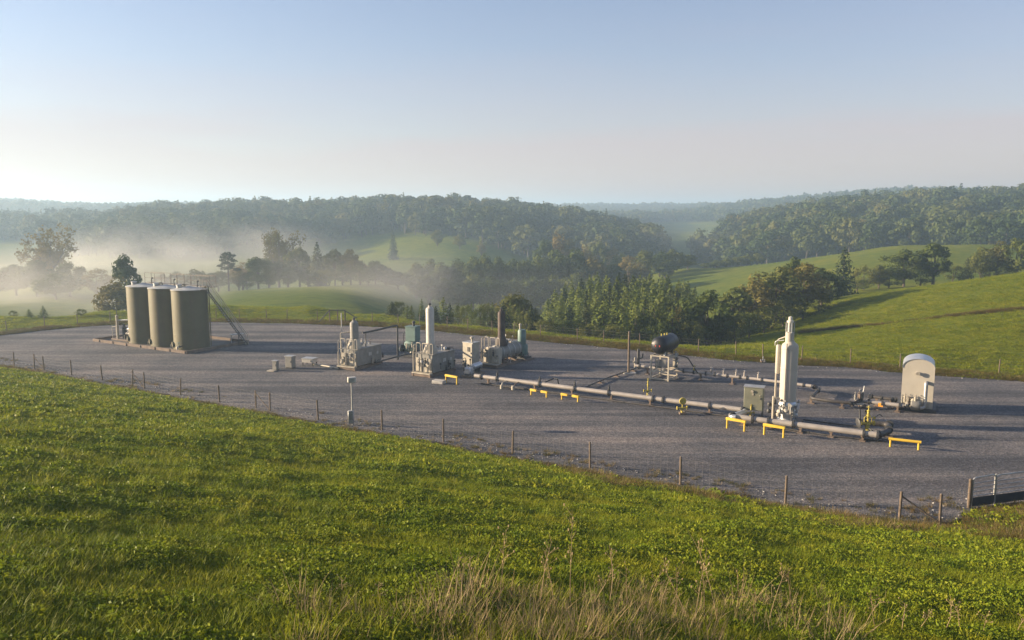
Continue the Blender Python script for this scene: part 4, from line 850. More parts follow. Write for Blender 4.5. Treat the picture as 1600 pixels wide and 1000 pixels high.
pipeline('second dark conduit on the gravel behind the front pipe run', [(1250, 655), (1345, 667)], .10, .05, M['dpipe'], (.5,), (), .1)
plC, atC = pipeline('pale pipe run passing through the black tank stand towards the vessel', [(992, 571), (1090, 582), (1180, 592), (1268, 603)], .62, .115, M['pipe'], (.03, .30, .36, .43, .48, .55, .62, .66, .74, .96), (.08, .40, .58, .86), .2)
pipeline('dark zigzag pipe with two elbows right of the tall vessel', [(1266, 602.5), (1281, 607), (1267, 622), (1300, 627), (1334, 630)], .42, .12, M['dpipe'], (.06, .28, .55, .97), (.6, .9), .35)
pipeline('thin black line crossing the gravel from the long pipeline to the stand', [(912, 606), (950, 590), (998, 574)], .16, .045, M['black'], (.15, .35, .5, .65, .85), (.3, .6, .9), .1)
pipeline('short black hooked line behind the long pipeline', [(850, 598, .35), (866, 591, .55), (871, 592, .65), (873, 600, .10)], 0, .05, M['black'], (.3, .55), (), .15)
for f, big in ((.10, 0), (.42, 0), (.55, 0), (.28, 0)): p, d = atA(f); valve(plA, p + Vector((0, 0, .14)), .5, M['steel'], True, 'valve', .10)
for f in (.36, .46, .53, .60, .645, .72): p, d = atC(f); valve(plC, p + Vector((0, 0, .08)), .52, M[random.choice(['rust', 'pipe', 'vyel'])], True, 'valve', .11)
def yellow_valve(label, u, v, h, fl, mat='vyel'):
    o = thing('valve_tree', label, 'valve', P(u, v)); valve(o, (0, 0, .1), h * .62, M[mat], False, 'lower_body', fl); valve(o, (0, 0, .1 + h * .58), h * .45, M[mat], True, 'bonnet', fl * .7)
    MB().cyl((-fl * 2.6, 0, h * .45), (fl * 2.4, .08, h * .45), fl * .42, n=10).cyl((fl * 2.2, .08, h * .45), (fl * 2.5, .08, h * .45), fl * .95, n=12).cyl((-fl * 2.7, 0, h * .45), (-fl * 2.4, 0, h * .45), fl * .9, n=12).build('cross_arm', M[mat], o)
    MB().box((0, 0, .06), (.4, .4, .12)).build('foot', M['rust'], o); MB().cyl((0, -.05, h * .3), (.1, -.4, h * .25), .05).build('drain', M['steel'], o)
    return o
yellow_valve('slim yellow valve tree rising behind the long pipeline below the black tank', 1012, 624, 1.45, .12)
o = yellow_valve('squat yellow valve on the long pipeline right of the slim valve tree', 1066, 647, .95, .14); MB().lathe([(.22, -.05), (.25, 0), (.22, .05)], (0, -.05, .92), 16, (0, 1, 0)).build('gear_disc', M['vyel'], o)
o = yellow_valve('tall rusty yellow valve tree at the right end of the front pipe run', 1355, 681, 1.75, .17)
clutter(o, random.Random(9), ((-.45, .45), (-.2, .4), (.5, 1.4)), 8, ['vyel', 'steel', 'rust', 'dpipe']); MB().lathe([(.26, -.06), (.34, 0), (.26, .06)], (-.5, .2, .75), 18, (1, 0, .2)).build('hand_wheel', M['steel'], o); MB().cyl((-.35, .3, .8), (-.4, .35, 1.6), .05).build('riser', M['steel'], o)
MB().tube([(.5, .2, 1.1), (.8, .3, 1.3), (1.0, .3, 1.15)], .03, 6).build('tubing', M['steel'], o)
yellow_valve('small yellow valve in front of the grey-green cabinet', 1173, 654, .85, .10)
t = thing('pump_cluster', 'silver jacketed meter cluster between the control cabinet and the long pipeline', 'meter', P(742, 588), R(60))
MB().lathe([(.1, 0), (.26, .05), (.26, 1.3), (.1, 1.36)], (0, .3, .75), 18, (1, 0, .02)).build('jacketed_tube', M['silver'], t)
MB().box((-.5, .3, .55), (.6, .7, .6), ch=.1).build('meter_body', M['silver'], t); MB().box((.2, .3, .1), (2.2, .9, .18)).build('skid', M['rust'], t)
clutter(t, random.Random(4), ((-1.1, .3), (-.3, .8), (.5, .9)), 9, ['silver', 'galv', 'dpipe', 'steel'])
for x in (-.6, .9): MB().box((x, .3, .4), (.14, .5, .5)).build('leg', M['steel'], t)
t = thing('drain_pot', 'pair of small pale drain pots on angled pipes in front of the long pipeline', 'drain', P(786, 607), R(-31))
MB().tube(rounded([(-.1, .8, .45), (-.2, .2, .4), (-.05, -.1, .1)], .1), .05, 7).build('angled_pipe', M['beige'], t); MB().lathe([(.05, 0), (.13, .02), (.12, .3), (.05, .34)], (.0, -.2, 0), 12).build('pot', M['beige'], t)
MB().tube(rounded([(1.0, .8, .5), (.95, .2, .4), (.95, 0, .2)], .1), .04, 7).build('angled_pipe', M['rust'], t); MB().lathe([(.12, 0), (.14, .02), (.14, .3), (.08, .34)], (.95, -.05, 0), 12).build('pot', M['beige'], t); MB().cyl((0, -.1, .12), (.95, 0, .14), .03).build('link_pipe', M['rust'], t)

# yellow guard rails
def guard(label, a, b, h, gap=None, round_=False):
    pa, pb = P(*a), P(*b); o = thing('guard_rail', label, 'rail', pa, math.atan2(pb.y - pa.y, pb.x - pa.x), 'yellow guard rails'); l = (pb - pa).length; Y = M['yellow']
    for x in (0, l): MB().cyl((x, 0, -.05), (x, 0, h - .08), .062, n=10).build('post', Y, o)
    for x0, x1 in (((-.08, l + .08),) if gap is None else ((-.08, l * gap), (l * (1 - gap), l + .08))):
        if round_: MB().cyl((x0 - .04, 0, h - .08), (x1 + .04, 0, h - .08), .085, n=10).build('rail', Y, o)
        else: MB().box(((x0 + x1) / 2, 0, h - .07), (x1 - x0, .16, .17), ch=.02).build('rail', Y, o)
guard('yellow guard rail beside the concrete slab at the tall pale stack', (697, 598), (714, 601), .68)
guard('broken small yellow guard rail at the long pipeline, left of two', (830, 617), (854, 621), .46, .36)
guard('broken small yellow guard rail at the long pipeline, right of two', (878, 624), (903, 628), .46, .36)
guard('yellow guard rail in front of the grey-green cabinet', (1136, 669), (1163, 674), .70)
guard('yellow guard rail at the foot of the tall white vessel', (1194, 679), (1224, 684), .70)
guard('yellow guard rail standing alone right of the dark U-bend', (1391, 698), (1435, 703), .55, None, True)

# ------------------------------------------------------------------ black tank on its stand
st = thing('tank_stand', 'pale steel frame stand under the black tank', 'stand', P(1044, 596), R(-32)); SW, SD, SH_ = 1.5, 2.0, 2.05
for x in (-SW, 0):
    for y in (0, SD): MB().box((x, y, SH_ / 2), (.12, .12, SH_), ch=.01).build('leg', M['beige'], st)
for z in (.12, .75, SH_ - .06):
    for x in (-SW, 0): MB().box((x, SD / 2, z), (.09, SD - .13, .10)).build('side_beam', M['beige'], st)
    for y in (0, SD): MB().box((-SW / 2, y, z), (SW - .13, .09, .10)).build('cross_beam', M['beige'], st)
MB().box((-SW / 2, .12, 1.35), (SW * .6, .05, .75)).build('front_panel', M['grey'], st); MB().box((-SW / 2, SD * .5, 1.1), (SW - .15, SD - .15, .04)).build('shelf', M['steel'], st)
MB().box((.10, 1.2, 1.5), (.2, .5, .8), ch=.02).build('regulator_box', M['beige'], st); MB().cyl((-.3, -.1, 2.1), (-.3, -.1, 2.45), .1).build('relief_valve', M['galv'], st)
clutter(st, random.Random(3), ((.05, .25), (.7, 1.8), (1.1, 1.9)), 6, ['beige', 'galv', 'steel', 'rust']); clutter(st, random.Random(8), ((-1.3, -.2), (-.1, .1), (.8, 1.2)), 4, ['beige', 'pipe'])
MB().tube(rounded([(.0, 1.8, 1.9), (.9, 1.9, 1.8), (1.6, 1.6, 1.0), (2.0, 1.3, .7)], .3), .05, 7).build('flex_hose', M['black'], st)
bt = thing('propane_tank', 'glossy black horizontal tank with red marks on its end, raised on a frame', 'tank', st.matrix_basis @ Vector((-SW / 2, SD / 2, SH_)), R(-32)); r = .72
MB().lathe([(.12, -1.62), (.40, -1.57), (.60, -1.44), (r, -1.2), (r, 1.35), (.60, 1.6), (.40, 1.72), (.12, 1.78)], (0, 0, .86), 32, (0, 1, 0)).build('shell', M['black'], bt)
for y in (-.62, .62): MB().box((0, y, .13), (.95, .16, .30)).build('saddle', M['steel'], bt)
for y in (.55,): MB().lathe([(r + .004, -.05), (r + .018, 0), (r + .004, .05)], (0, y, .86), 32, (0, 1, 0)).build('strap', M['steel'], bt)
for k in range(4): MB().box((-.16 + k * .11, -1.60, .88), (.07, .03, .13)).build('red_mark', M['red'], bt)
MB().lathe([(.08, -.04), (.1, 0), (.08, .04)], (-.44, -1.50, 1.06), 12, (0, 1, 0)).build('gauge', M['white'], bt)
for x, y in ((-.1, -.5), (.0, -.1), (.1, .2)): MB().cyl((x, y, 1.54), (x, y, 1.74), .06, n=10).build('top_fitting', M['vyel'], bt)

# poles
def pole(name, label, u, v, h, r, mat, cat='pole'):
    o = thing(name, label, cat, P(u, v)); MB().cyl((0, 0, -.1), (0, 0, h), r, r * .9, 9).build('shaft', M[mat], o); return o
o = pole('pole', 'plain square-topped pole on a concrete foot left of the black tank', 982, 584, 3.65, .10, 'wood'); MB().box((.1, 0, .05), (1.0, .5, .10)).build('foot', M['conc'], o)
o = pole('meter_pipe', 'short stout vent post with elbow beside the plain pole', 997, 576, 1.75, .13, 'steel', 'pipe'); MB().tube(rounded([(.1, 0, .9), (.35, 0, .95), (.4, 0, 1.35)], .1), .05, 7).build('side_elbow', M['black'], o); MB().cyl((-.3, 0, .1), (-.3, 0, 1.0), .06).cyl((-.45, 0, .6), (.0, 0, .6), .08).build('side_valve', M['beige'], o)
pole('pole', 'thin tall mast standing behind the leftmost heater', 535, 553, 4.0, .055, 'galv')
o = pole('sign_post', 'slim post near the fence carrying a small white box, meter box at its foot', 551, 664, 2.85, .055, 'galv', 'sign'); MB().box((.02, 0, 2.98), (.52, .34, .36), R(20), ch=.03).build('white_box', M['white'], o); MB().box((.02, -.19, 2.98), (.36, .02, .24), R(20)).build('box_face', M['galv'], o); MB().box((-.08, -.05, .55), (.34, .26, .85), ch=.02).build('meter_box', M['galv'], o); MB().box((-.08, -.19, .6), (.26, .02, .4)).build('meter_door', M['grey'], o)
yellow_valve('tiny grey valve post at the far gravel edge behind the tall white vessel', 1192, 566, .45, .08, 'galv')

# ------------------------------------------------------------------ tall white vessel
vz = thing('tall_vessel', 'tall white vertical vessel with a stepped top and pipework around its foot', 'vessel', P(1229, 660), R(-25)); r = .53
MB().box((0, 0, .08), (1.9, 1.7, .16)).build('skid', M['rust'], vz)
MB().lathe([(r, 1.45), (r, 5.05), (r * .92, 5.18), (r * .5, 5.36), (.25, 5.42)], (0, 0, 0), 32).build('shell', M['cream'], vz)
MB().lathe([(.62, .16), (.62, .26), (.50, .30), (.50, .62), (.60, .66), (.60, .78), (.46, .82), (.46, 1.16), (.62, 1.20), (.62, 1.32), (r, 1.46)], (0, 0, 0), 28).build('lower_column', M['silver'], vz)
MB().lathe([(.27, 5.35), (.27, 5.95), (.20, 6.0)], (-.05, 0, 0), 20).build('upper_neck', M['cream'], vz)
MB().lathe([(.17, 5.98), (.17, 6.62), (.22, 6.62), (.22, 6.72), (.13, 6.74), (.13, 6.95), (.03, 7.0)], (-.05, 0, 0), 16).build('top_fitting', M['white'], vz)
for a in range(6): q = Vector((math.cos(a * 1.047) * .25, math.sin(a * 1.047) * .25, 0)); MB().cyl(q + Vector((-.05, 0, 5.95)), q + Vector((-.05, 0, 6.6)), .025, n=6).build('tie_rod', M['galv'], vz)
MB().lathe([(.13, 3.15), (.155, 3.2), (.155, 5.0), (.11, 5.08)], (-.74, .25, 0), 18).build('side_column', M['cream'], vz)
MB().tube(rounded([(-.82, .25, 5.05), (-.82, .25, 5.4), (-.3, .1, 5.65)], .2), .04, 7).build('loop_tube', M['cream'], vz); MB().tube(rounded([(-.95, .2, 5.0), (-.95, .2, 5.3), (-.4, .1, 5.4)], .2), .03, 7).build('loop_tube', M['galv'], vz)
MB().cyl((-.82, .25, 1.4), (-.82, .25, 3.15), .06, n=8).build('down_pipe', M['beige'], vz); MB().cyl((-.15, -r - .05, .4), (-.15, -r - .05, 5.3), .045, n=8).build('front_pipe', M['cream'], vz)
MB().cyl((-.85, -.35, .15), (-.85, -.35, 1.75), .07, n=9).build('stand_pipe', M['beige'], vz); MB().tube(rounded([(-.85, -.35, 1.6), (-.5, -.2, 1.62), (-.2, -.1, 1.5)], .1), .04, 7).build('link_pipe', M['beige'], vz)
for z in (2.2, 3.6, 4.9): MB().lathe([(r + .003, z - .03), (r + .014, z), (r + .003, z + .03)], (0, 0, 0), 32).build('band', M['cream'], vz)
clutter(vz, random.Random(12), ((-.5, .5), (-.75, -.5), (.3, 1.3)), 14, ['beige', 'white', 'galv', 'steel']); clutter(vz, random.Random(15), ((.5, .7), (-.4, .3), (.3, 1.3)), 6, ['silver', 'galv', 'steel']); clutter(vz, random.Random(18), ((-1.3, -.6), (-.3, .5), (.3, 1.2)), 7, ['steel', 'beige', 'dpipe'])
MB().box((.45, -.95, .05), (1.6, .5, .09)).build('foot_plate', M['conc'], vz)

# ------------------------------------------------------------------ arched cream enclosure and its valve line
en = thing('arched_enclosure', 'cream metal enclosure with an arched roof and a bent pipe on its front', 'enclosure', P(1431, 642), R(-27)); w, d_, hh, ap = .98, 1.15, 3.05, .58
prof = [(-w, .22), (w, .22), (w, hh)] + [(w * math.cos(a), hh + ap * math.sin(a)) for a in np.linspace(.12, math.pi - .12, 13)] + [(-w, hh)]
MB().prism(prof, 0, 2 * d_).build('shell', M['cream'], en)
w2 = w + .03; rp2 = [(w2, hh - .05)] + [(w2 * math.cos(a), hh + (ap + .03) * math.sin(a)) for a in np.linspace(.12, math.pi - .12, 13)] + [(-w2, hh - .05)]
inner = [(x * (w + .004) / w2, z - .028) for x, z in rp2][::-1]
for k in range(3):
    ya, yb = -.05 + k * (2 * d_ + .1) / 3 + .01, -.05 + (k + 1) * (2 * d_ + .1) / 3 - .01
    m = MB(); n_ = len(rp2)
    vs_ = [(x, y, z) for y in (ya, yb) for x, z in rp2] + [(x, y, z) for y in (ya, yb) for x, z in inner[::-1]]
    fs_ = []
    for i in range(n_ - 1): fs_ += [(i, i + 1, n_ + i + 1, n_ + i), (2 * n_ + i + 1, 2 * n_ + i, 3 * n_ + i, 3 * n_ + i + 1), (i + 1, i, 2 * n_ + i, 2 * n_ + i + 1), (n_ + i, n_ + i + 1, 3 * n_ + i + 1, 3 * n_ + i)]
    fs_ += [(0, n_, 3 * n_, 2 * n_), (n_ - 1, 3 * n_ - 1, 4 * n_ - 1, 2 * n_ - 1)]
    m.add(vs_, fs_).build('roof_panel', M['silver'], en)
MB().box((0, d_, .11), (2 * w + .5, 2 * d_ + .5, .22)).build('skid', M['steel'], en)
for y in (.02, 1.13, 2.2): MB().box((w + .012, y, 1.65), (.02, .06, 2.8)).build('side_seam', M['cream'], en)
MB().cyl((-.05, .02, 2.65), (-.05, -.22, 2.65), .11, n=14).cyl((-.05, -.16, 2.65), (-.05, -.22, 2.65), .15, n=14).build('wall_port', M['cream'], en)
for x in (-.4, .25): MB().cyl((x, .0, 1.1), (x, -.05, 1.1), .03, n=8).build('bolt', M['steel'], en)
MB().tube(rounded([(.52, -.02, 2.05), (.52, -.3, 2.05), (.52, -.3, .35), (.1, -.5, .3)], .2), .12, 14).build('bent_pipe', M['galv'], en)
MB().lathe([(.28, 0), (.34, .05), (.34, .5), (.28, .6)], (-.35, -.45, .5), 20, (1, 0, 0)).build('meter_drum', M['grey'], en); MB().lathe([(.14, 0), (.22, .03), (.22, .12), (.1, .16)], (-.5, -.6, .52), 16, (-1, 0, 0)).build('meter_cap', M['beige'], en)
clutter(en, random.Random(21), ((-.9, .1), (-.6, -.2), (.35, .8)), 7, ['grey', 'beige', 'rust'])
plD, atD = pipeline('grey meter pipe leading into the arched enclosure', [(1352, 627), (1412, 634)], .48, .13, M['pipe'], (.1, .45, .9), (.3, .85), .2)
p, d = atD(.38); pq = MB().box(p + Vector((.0, -.16, -.10)), (.30, .02, .26), math.atan2(d.y, d.x)).build('placard', M['orange'], plD); MB().box(p + Vector((.55, -.20, -.14)), (.62, .02, .16), math.atan2(d.y, d.x)).build('placard', M['white'], plD)
pipeline('dark meter pipe behind the grey one at the arched enclosure', [(1357, 619), (1402, 625)], .62, .12, M['dpipe'], (.1, .45, .85, .95), (.3, .8), .2)
o = yellow_valve('rusty grey valve assembly with upright lever left of the arched enclosure', 1347, 637, 1.0, .17, 'grey'); MB().cyl((0, 0, 1.0), (.1, .05, 1.55), .03).build('lever', M['galv'], o); MB().lathe([(.2, -.1), (.27, 0), (.2, .1)], (-.28, -.1, .9), 16, (1, -.3, 0)).build('actuator', M['rust'], o); MB().lathe([(.3, 0), (.34, .04), (.3, .12)], (-.3, -.2, .28), 18).build('flange_disc', M['beige'], o)
MB().tube(rounded([(-.1, 0, .6), (-.7, -.3, .4), (-.95, -.45, .25)], .1), .11, 12).build('inlet_elbow', M['dpipe'], o); clutter(o, random.Random(31), ((-.6, .5), (-.2, .2), (.4, .9)), 6, ['grey', 'steel', 'rust', 'galv'])

# dry kerb of spoil stones by the fence

# ------------------------------------------------------------------ pasture cover
GRASS = leaf_mat('grass_blades', [(.10, (.076, .130, .010)), (.35, (.165, .215, .014)), (.6, (.268, .282, .018)), (.85, (.362, .320, .030)), (1.0, (.340, .240, .080))], .45, .5, .45, .35)
HERB = leaf_mat('clover_leaves', [(.1, (.070, .132, .012)), (.5, (.188, .234, .015)), (.9, (.325, .308, .024))], .3, .5, .45, .4)
DRY = leaf_mat('dry_grass', [(.1, (.24, .175, .085)), (.5, (.38, .285, .15)), (.9, (.48, .37, .21))], .25, .7, .8, .6)
RUSTY = leaf_mat('rough_edge_grass', [(.1, (.060, .070, .016)), (.4, (.125, .110, .026)), (.7, (.175, .115, .035)), (.95, (.22, .15, .06))], .3, .6, .5, .5)
def tuft(name, seed, n, rad_, h, wid, mat, lean=.5, seg=2, curl=.35):
    rng = np.random.default_rng(seed); a = rng.uniform(0, 6.283, n); rr2 = rad_ * np.sqrt(rng.random(n)); bx, by = np.cos(a) * rr2, np.sin(a) * rr2
    la = a + rng.normal(0, .9, n); L = h * rng.uniform(.5, 1.15, n); le = lean * rng.uniform(.2, 1.2, n); wa = la + 1.571 + rng.normal(0, .4, n); W_ = wid * rng.uniform(.6, 1.3, n)
    V = []; F = []
    lv = seg + 1; pts_ = []
    for k in range(lv):
        t_ = k / seg; out = L * (le * t_ + curl * t_ * t_ * le); up = L * t_ * (1 - .25 * le * t_)
        c_ = np.stack([bx + np.cos(la) * out, by + np.sin(la) * out, up - .03], -1); ww = (W_ * (1 - t_ ** 1.5 * .92))[:, None] * np.stack([np.cos(wa), np.sin(wa), np.zeros(n)], -1)
        pts_ += [c_ - ww, c_ + ww]
    V = np.stack(pts_, 1); m_ = 2 * lv; base = (np.arange(n) * m_)[:, None]
    F = np.concatenate([base + np.array([2 * k, 2 * k + 1, 2 * k + 3, 2 * k + 2]) for k in range(seg)])
    return np_mesh(name, V.reshape(-1, 3), F, mat)
def herb(name, seed, n, rad_, h, size, mat):
    rng = np.random.default_rng(seed); a = rng.uniform(0, 6.283, n); rr2 = rad_ * np.sqrt(rng.random(n))
    C = np.stack([np.cos(a) * rr2, np.sin(a) * rr2, h * (.3 + .7 * rng.random(n)) * (1 - .5 * (rr2 / rad_) ** 2)], -1); N_ = unit(rng, n) * .95 + np.array([0, 0, .42]); N_ /= np.linalg.norm(N_, axis=1, keepdims=True)
    V, F = cards(C, N_, size * (.6 + .8 * rng.random(n)), rng, 1.25); return np_mesh(name, V, F, mat)
TU = [tuft('grass_tuft', 400 + i, 110, .34, .095 + .02 * i, .0065, GRASS, .9) for i in range(4)] + [herb('herb_tuft', 410 + i, 180, .34, .095, .029, HERB) for i in range(4)]
FAR_T = [tuft('grass_tuft', 420 + i, 60, .6, .15, .018, GRASS, .9) for i in range(3)] + [herb('herb_tuft', 430 + i, 60, .55, .14, .085, HERB) for i in range(2)]
def sample(n, u0, u1, v0, v1, power=1.0, seed=0):
    """spread points over the slope so that the cover looks even from the road and the hill alike: density falls with distance"""
    rng = np.random.default_rng(seed); r0, r1 = v0, v1; q = rng.random(n); r_ = (r0 ** (2 - power) + q * (r1 ** (2 - power) - r0 ** (2 - power))) ** (1 / (2 - power)); a = rng.uniform(R(u0), R(u1), n)
    return np.sin(a) * r_, np.cos(a) * r_, r_
def place(name, x, y, protos, s, seed, zs=1.0, label=None, tilt=.12, pick=None):
    rng = np.random.default_rng(seed); n = len(x); z = ground_z(x, y); s = s * rng.uniform(.75, 1.3, n)
    return scatter(name, np.stack([x, y, z], -1), np.stack([rng.normal(0, tilt, n), rng.normal(0, tilt, n), rng.uniform(0, 6.283, n)], -1), np.stack([s, s, s * zs], -1), rng.integers(0, len(protos), n) if pick is None else pick, protos, 'stuff', label, 'grass')
x, y, r_ = sample(52000, -44, 44, 5.0, 36, 1.0, 1); dn = seg_dist(x, y, near_line); ok = near_side(x, y) & (dn > .5); x, y, r_ = x[ok], y[ok], r_[ok]
cl = VN(x, y, 1.3, 3); cl2 = VN(x, y, 7, 2); rg = np.random.default_rng(5)
pick = np.where(rg.random(len(x)) < .5 + .45 * np.sign(cl) * np.minimum(1, np.abs(cl) * 3), rg.integers(4, 8, len(x)), rg.integers(0, 4, len(x)))
place('meadow_grass', x, y, TU, (.95 + .45 * np.clip(cl2 * .5 + cl * .7, -.6, 1)) * (1 + r_ / 60), 2, 1.0, 'lush green pasture grass and clover close to the camera', pick=pick)
x, y, r_ = sample(60000, -46, 44, 30, 86, 1.0, 3); dn = seg_dist(x, y, near_line); ok = near_side(x, y) & (dn > .35); x, y = x[ok], y[ok]
place('meadow_grass', x, y, FAR_T, .95 + .4 * np.clip(VN(x, y, 2, 3) + VN(x, y, 11, 2) * .3, -.6, 1), 4, 1.0, 'green pasture grass farther down the slope towards the fence')
# rough unmown strip along the fences
RT = [tuft('rough_tuft', 440 + i, 60, .30, .34 + .06 * i, .010, RUSTY, .7) for i in range(3)] + [tuft('dry_tuft', 450, 40, .22, .45, .006, DRY, .5)]
def along(line, n, lo, hi, seed):
    rng = np.random.default_rng(seed); seg = np.hypot(*np.diff(line, axis=0).T); c_ = np.r_[0, np.cumsum(seg)]; s = rng.random(n) * c_[-1]; i = np.clip(np.searchsorted(c_, s) - 1, 0, len(seg) - 1); t_ = ((s - c_[i]) / seg[i])[:, None]
    p = line[i] * (1 - t_) + line[i + 1] * t_; d = (line[i + 1] - line[i]) / seg[i][:, None]; nrm = np.stack([d[:, 1], -d[:, 0]], -1); return p + nrm * (lo + (hi - lo) * rng.random(n) ** 1.5)[:, None]
nl = np.array([(p.x, p.y) for p in near_w]); q = along(nl, 5200, -.15, 1.7, 6); q = q[near_side(q[:, 0], q[:, 1]) | (seg_dist(q[:, 0], q[:, 1], nl) < .2)]
place('rough_grass', q[:, 0], q[:, 1], RT, .62 + .35 * VN(q[:, 0], q[:, 1], 2.2), 7, 1.0, 'rough rusty grass along the foot of the near fence', pick=np.random.default_rng(8).choice([0, 1, 2, 3], len(q), p=[.3, .3, .25, .15]))
# weeds creeping onto the gravel and stones spilled off it
q = along(nl, 900, -2.2, .1, 21); q = q[(VN(q[:, 0], q[:, 1], 2.5, 2) > .05)]
o_ = scatter('creeping_weeds', np.c_[q, np.zeros(len(q))], np.random.default_rng(1).normal(0, .1, (len(q), 3)) + np.array([0, 0, 1]) * np.random.default_rng(2).uniform(0, 6, (len(q), 1)), np.repeat(np.random.default_rng(3).uniform(.25, .6, (len(q), 1)), 3, 1), np.random.default_rng(4).integers(0, 4, len(q)), RT, 'stuff', 'low weeds creeping onto the gravel along the near fence', 'weeds')
bmr = bmesh.new(); bmesh.ops.create_icosphere(bmr, subdivisions=1, radius=1.0); rs_ = []
for k in range(3):
    b2 = bmr.copy(); rk = random.Random(k)
    for v_ in b2.verts: v_.co *= rk.uniform(.6, 1.15); v_.co.z *= .6
    m_ = bpy.data.meshes.new('stone'); b2.to_mesh(m_); b2.free(); m_.materials.append(M['conc'] if k == 0 else pm); rs_.append(m_)
bmr.free()
q = np.concatenate([along(nl, 3200, -1.8, .9, 22), along(np.array([(p.x, p.y) for p in far_w]), 1500, -.8, 1.0, 23)]); zz = np.maximum(ground_z(q[:, 0], q[:, 1]), 0) * 1.0 + .01; rk = np.random.default_rng(6)
scatter('spilled_stones', np.c_[q, zz], rk.uniform(0, 6, (len(q), 3)) * np.array([.1, .1, 1]), np.repeat(.02 + .05 * rk.random((len(q), 1)) ** 3, 3, 1), rk.integers(0, 3, len(q)), rs_, 'stuff', 'small stones spilled along the edges of the gravel', 'stones')
# taller weedy bank towards the right end of the fence
x, y, r_ = sample(26000, 4, 44, 16, 46, 1.0, 9); dn = seg_dist(x, y, near_line); ok = near_side(x, y) & (dn > .2) & (dn < 5.5 + 3.5 * VN(x, y, 4)) & (VN(x, y, 2.0, 3) > -.3); x, y = x[ok], y[ok]
place('weedy_bank', x, y, RT, .85 + .5 * VN(x, y, 1.6), 10, 1.0, 'rusty weeds and rough grass on the bank towards the gate')
fl = np.array([(p.x, p.y) for p in far_w]); q = along(fl, 7000, -.1, 2.6, 11); q = q[~inside(q[:, 0], q[:, 1], pad_poly)]
place('rough_grass', q[:, 0], q[:, 1], RT, .75 + .35 * VN(q[:, 0], q[:, 1], 3), 12, .9, 'rough brownish grass strip along the foot of the far fence', pick=np.random.default_rng(8).choice([0, 1, 2, 3], len(q), p=[.35, .35, .25, .05]))
x, y, r_ = sample(46000, -36, 37, 76, 150, .8, 13); ok = ~near_side(x, y) & ~inside(x, y, pad_poly) & ((seg_dist(x, y, pad_poly, True) < 22) | (x > 28)); x, y = x[ok], y[ok]
place('field_grass', x, y, FAR_T[:3], 1.0 + .5 * VN(x, y, 5), 14, .8, 'short grass on the berm and right field beyond the far fence')
# dark ditch line of rough growth across the right field
dl = np.array([(p.x, p.y) for p in [PD(u, v, D) for u, v, D in ((1250, 521, 100), (1330, 514, 98), (1400, 507, 96), (1500, 496, 93), (1600, 487, 91), (1700, 478, 90))]]); q = along(dl, 800, -.3, .35, 15)
place('ditch_growth', q[:, 0], q[:, 1], RT[:3], .8 + .7 * VN(q[:, 0], q[:, 1], 4), 16, 1.0, 'dark rough growth in the ditch across the right field')

# dry stand at the bottom of the picture
ST = [tuft('dry_stand', 460 + i, 42, .30, .36 + .09 * i, .0042, DRY, .45, 3) for i in range(4)] + [tuft('green_stand', 470 + i, 40, .30, .34, .010, GRASS, .6, 3) for i in range(2)]
px_ = []; rs = np.random.default_rng(17)
def spot(u, v):
    lo, hi = 3.0, 60.0; d = ray(u, v)
    for _ in range(40):
        mid_ = (lo + hi) / 2; t = mid_ / d.y
        if CAMH + d.z * t > gz(d.x * t, mid_): lo = mid_
        else: hi = mid_
    return d.x * lo / d.y, lo
grid_u = np.linspace(380, 1640, 43); LB = np.array([spot(u, 1000) for u in grid_u]); LT = np.array([spot(u, 930) for u in grid_u])
n = 1500; uu = rs.uniform(420, 1640, n); dens = .40 * np.exp(-((uu - 900) / 180) ** 2) + .06 * (uu < 1400); keep_ = rs.random(n) < dens; uu = uu[keep_]; f_ = rs.random(len(uu)) ** 1.3 * 1.05 - .6 * rs.random(len(uu))
bx = np.interp(uu, grid_u, LB[:, 0]); by = np.interp(uu, grid_u, LB[:, 1]); tx = np.interp(uu, grid_u, LT[:, 0]); ty = np.interp(uu, grid_u, LT[:, 1]); x, y = bx + (tx - bx) * f_, by + (ty - by) * f_
place('dry_grass', x, y, ST, .95 + .35 * VN(x, y, 1.2), 18, 1.0, 'stand of pale dry grass at the bottom of the picture', pick=rs.choice(6, len(x), p=[.17, .18, .16, .11, .20, .18]))
# single dead weed stalks
def stalk_mesh(seed, h):
    rng = np.random.default_rng(seed); m = MB(); p = Vector((0, 0, -.05)); pp = [p.copy()]; d = Vector((rng.normal(0, .08), rng.normal(0, .08), 1)).normalized()
    for k in range(6): d = (d + Vector((rng.normal(0, .07), rng.normal(0, .07), 0))).normalized(); p = p + d * h / 6; pp.append(p.copy())
    m.tube(pp, [.0060, .0055, .005, .0045, .004, .003, .0018], 5)
    for k in range(14):
        f = .45 + .55 * rng.random(); i = min(5, int(f * 6)); a = pp[i].lerp(pp[i + 1], f * 6 - i); e = a + Vector((rng.normal(0, .05), rng.normal(0, .05), .05 + .07 * rng.random())) * (h / 1.0); m.tube([a, e], [.0025, .001], 4, False)
        if k % 2: m.box(e, (.012, .012, .022))
    return m.mesh('weed_stalk', DRY, False)
SM = [stalk_mesh(500 + i, 1.0) for i in range(6)]
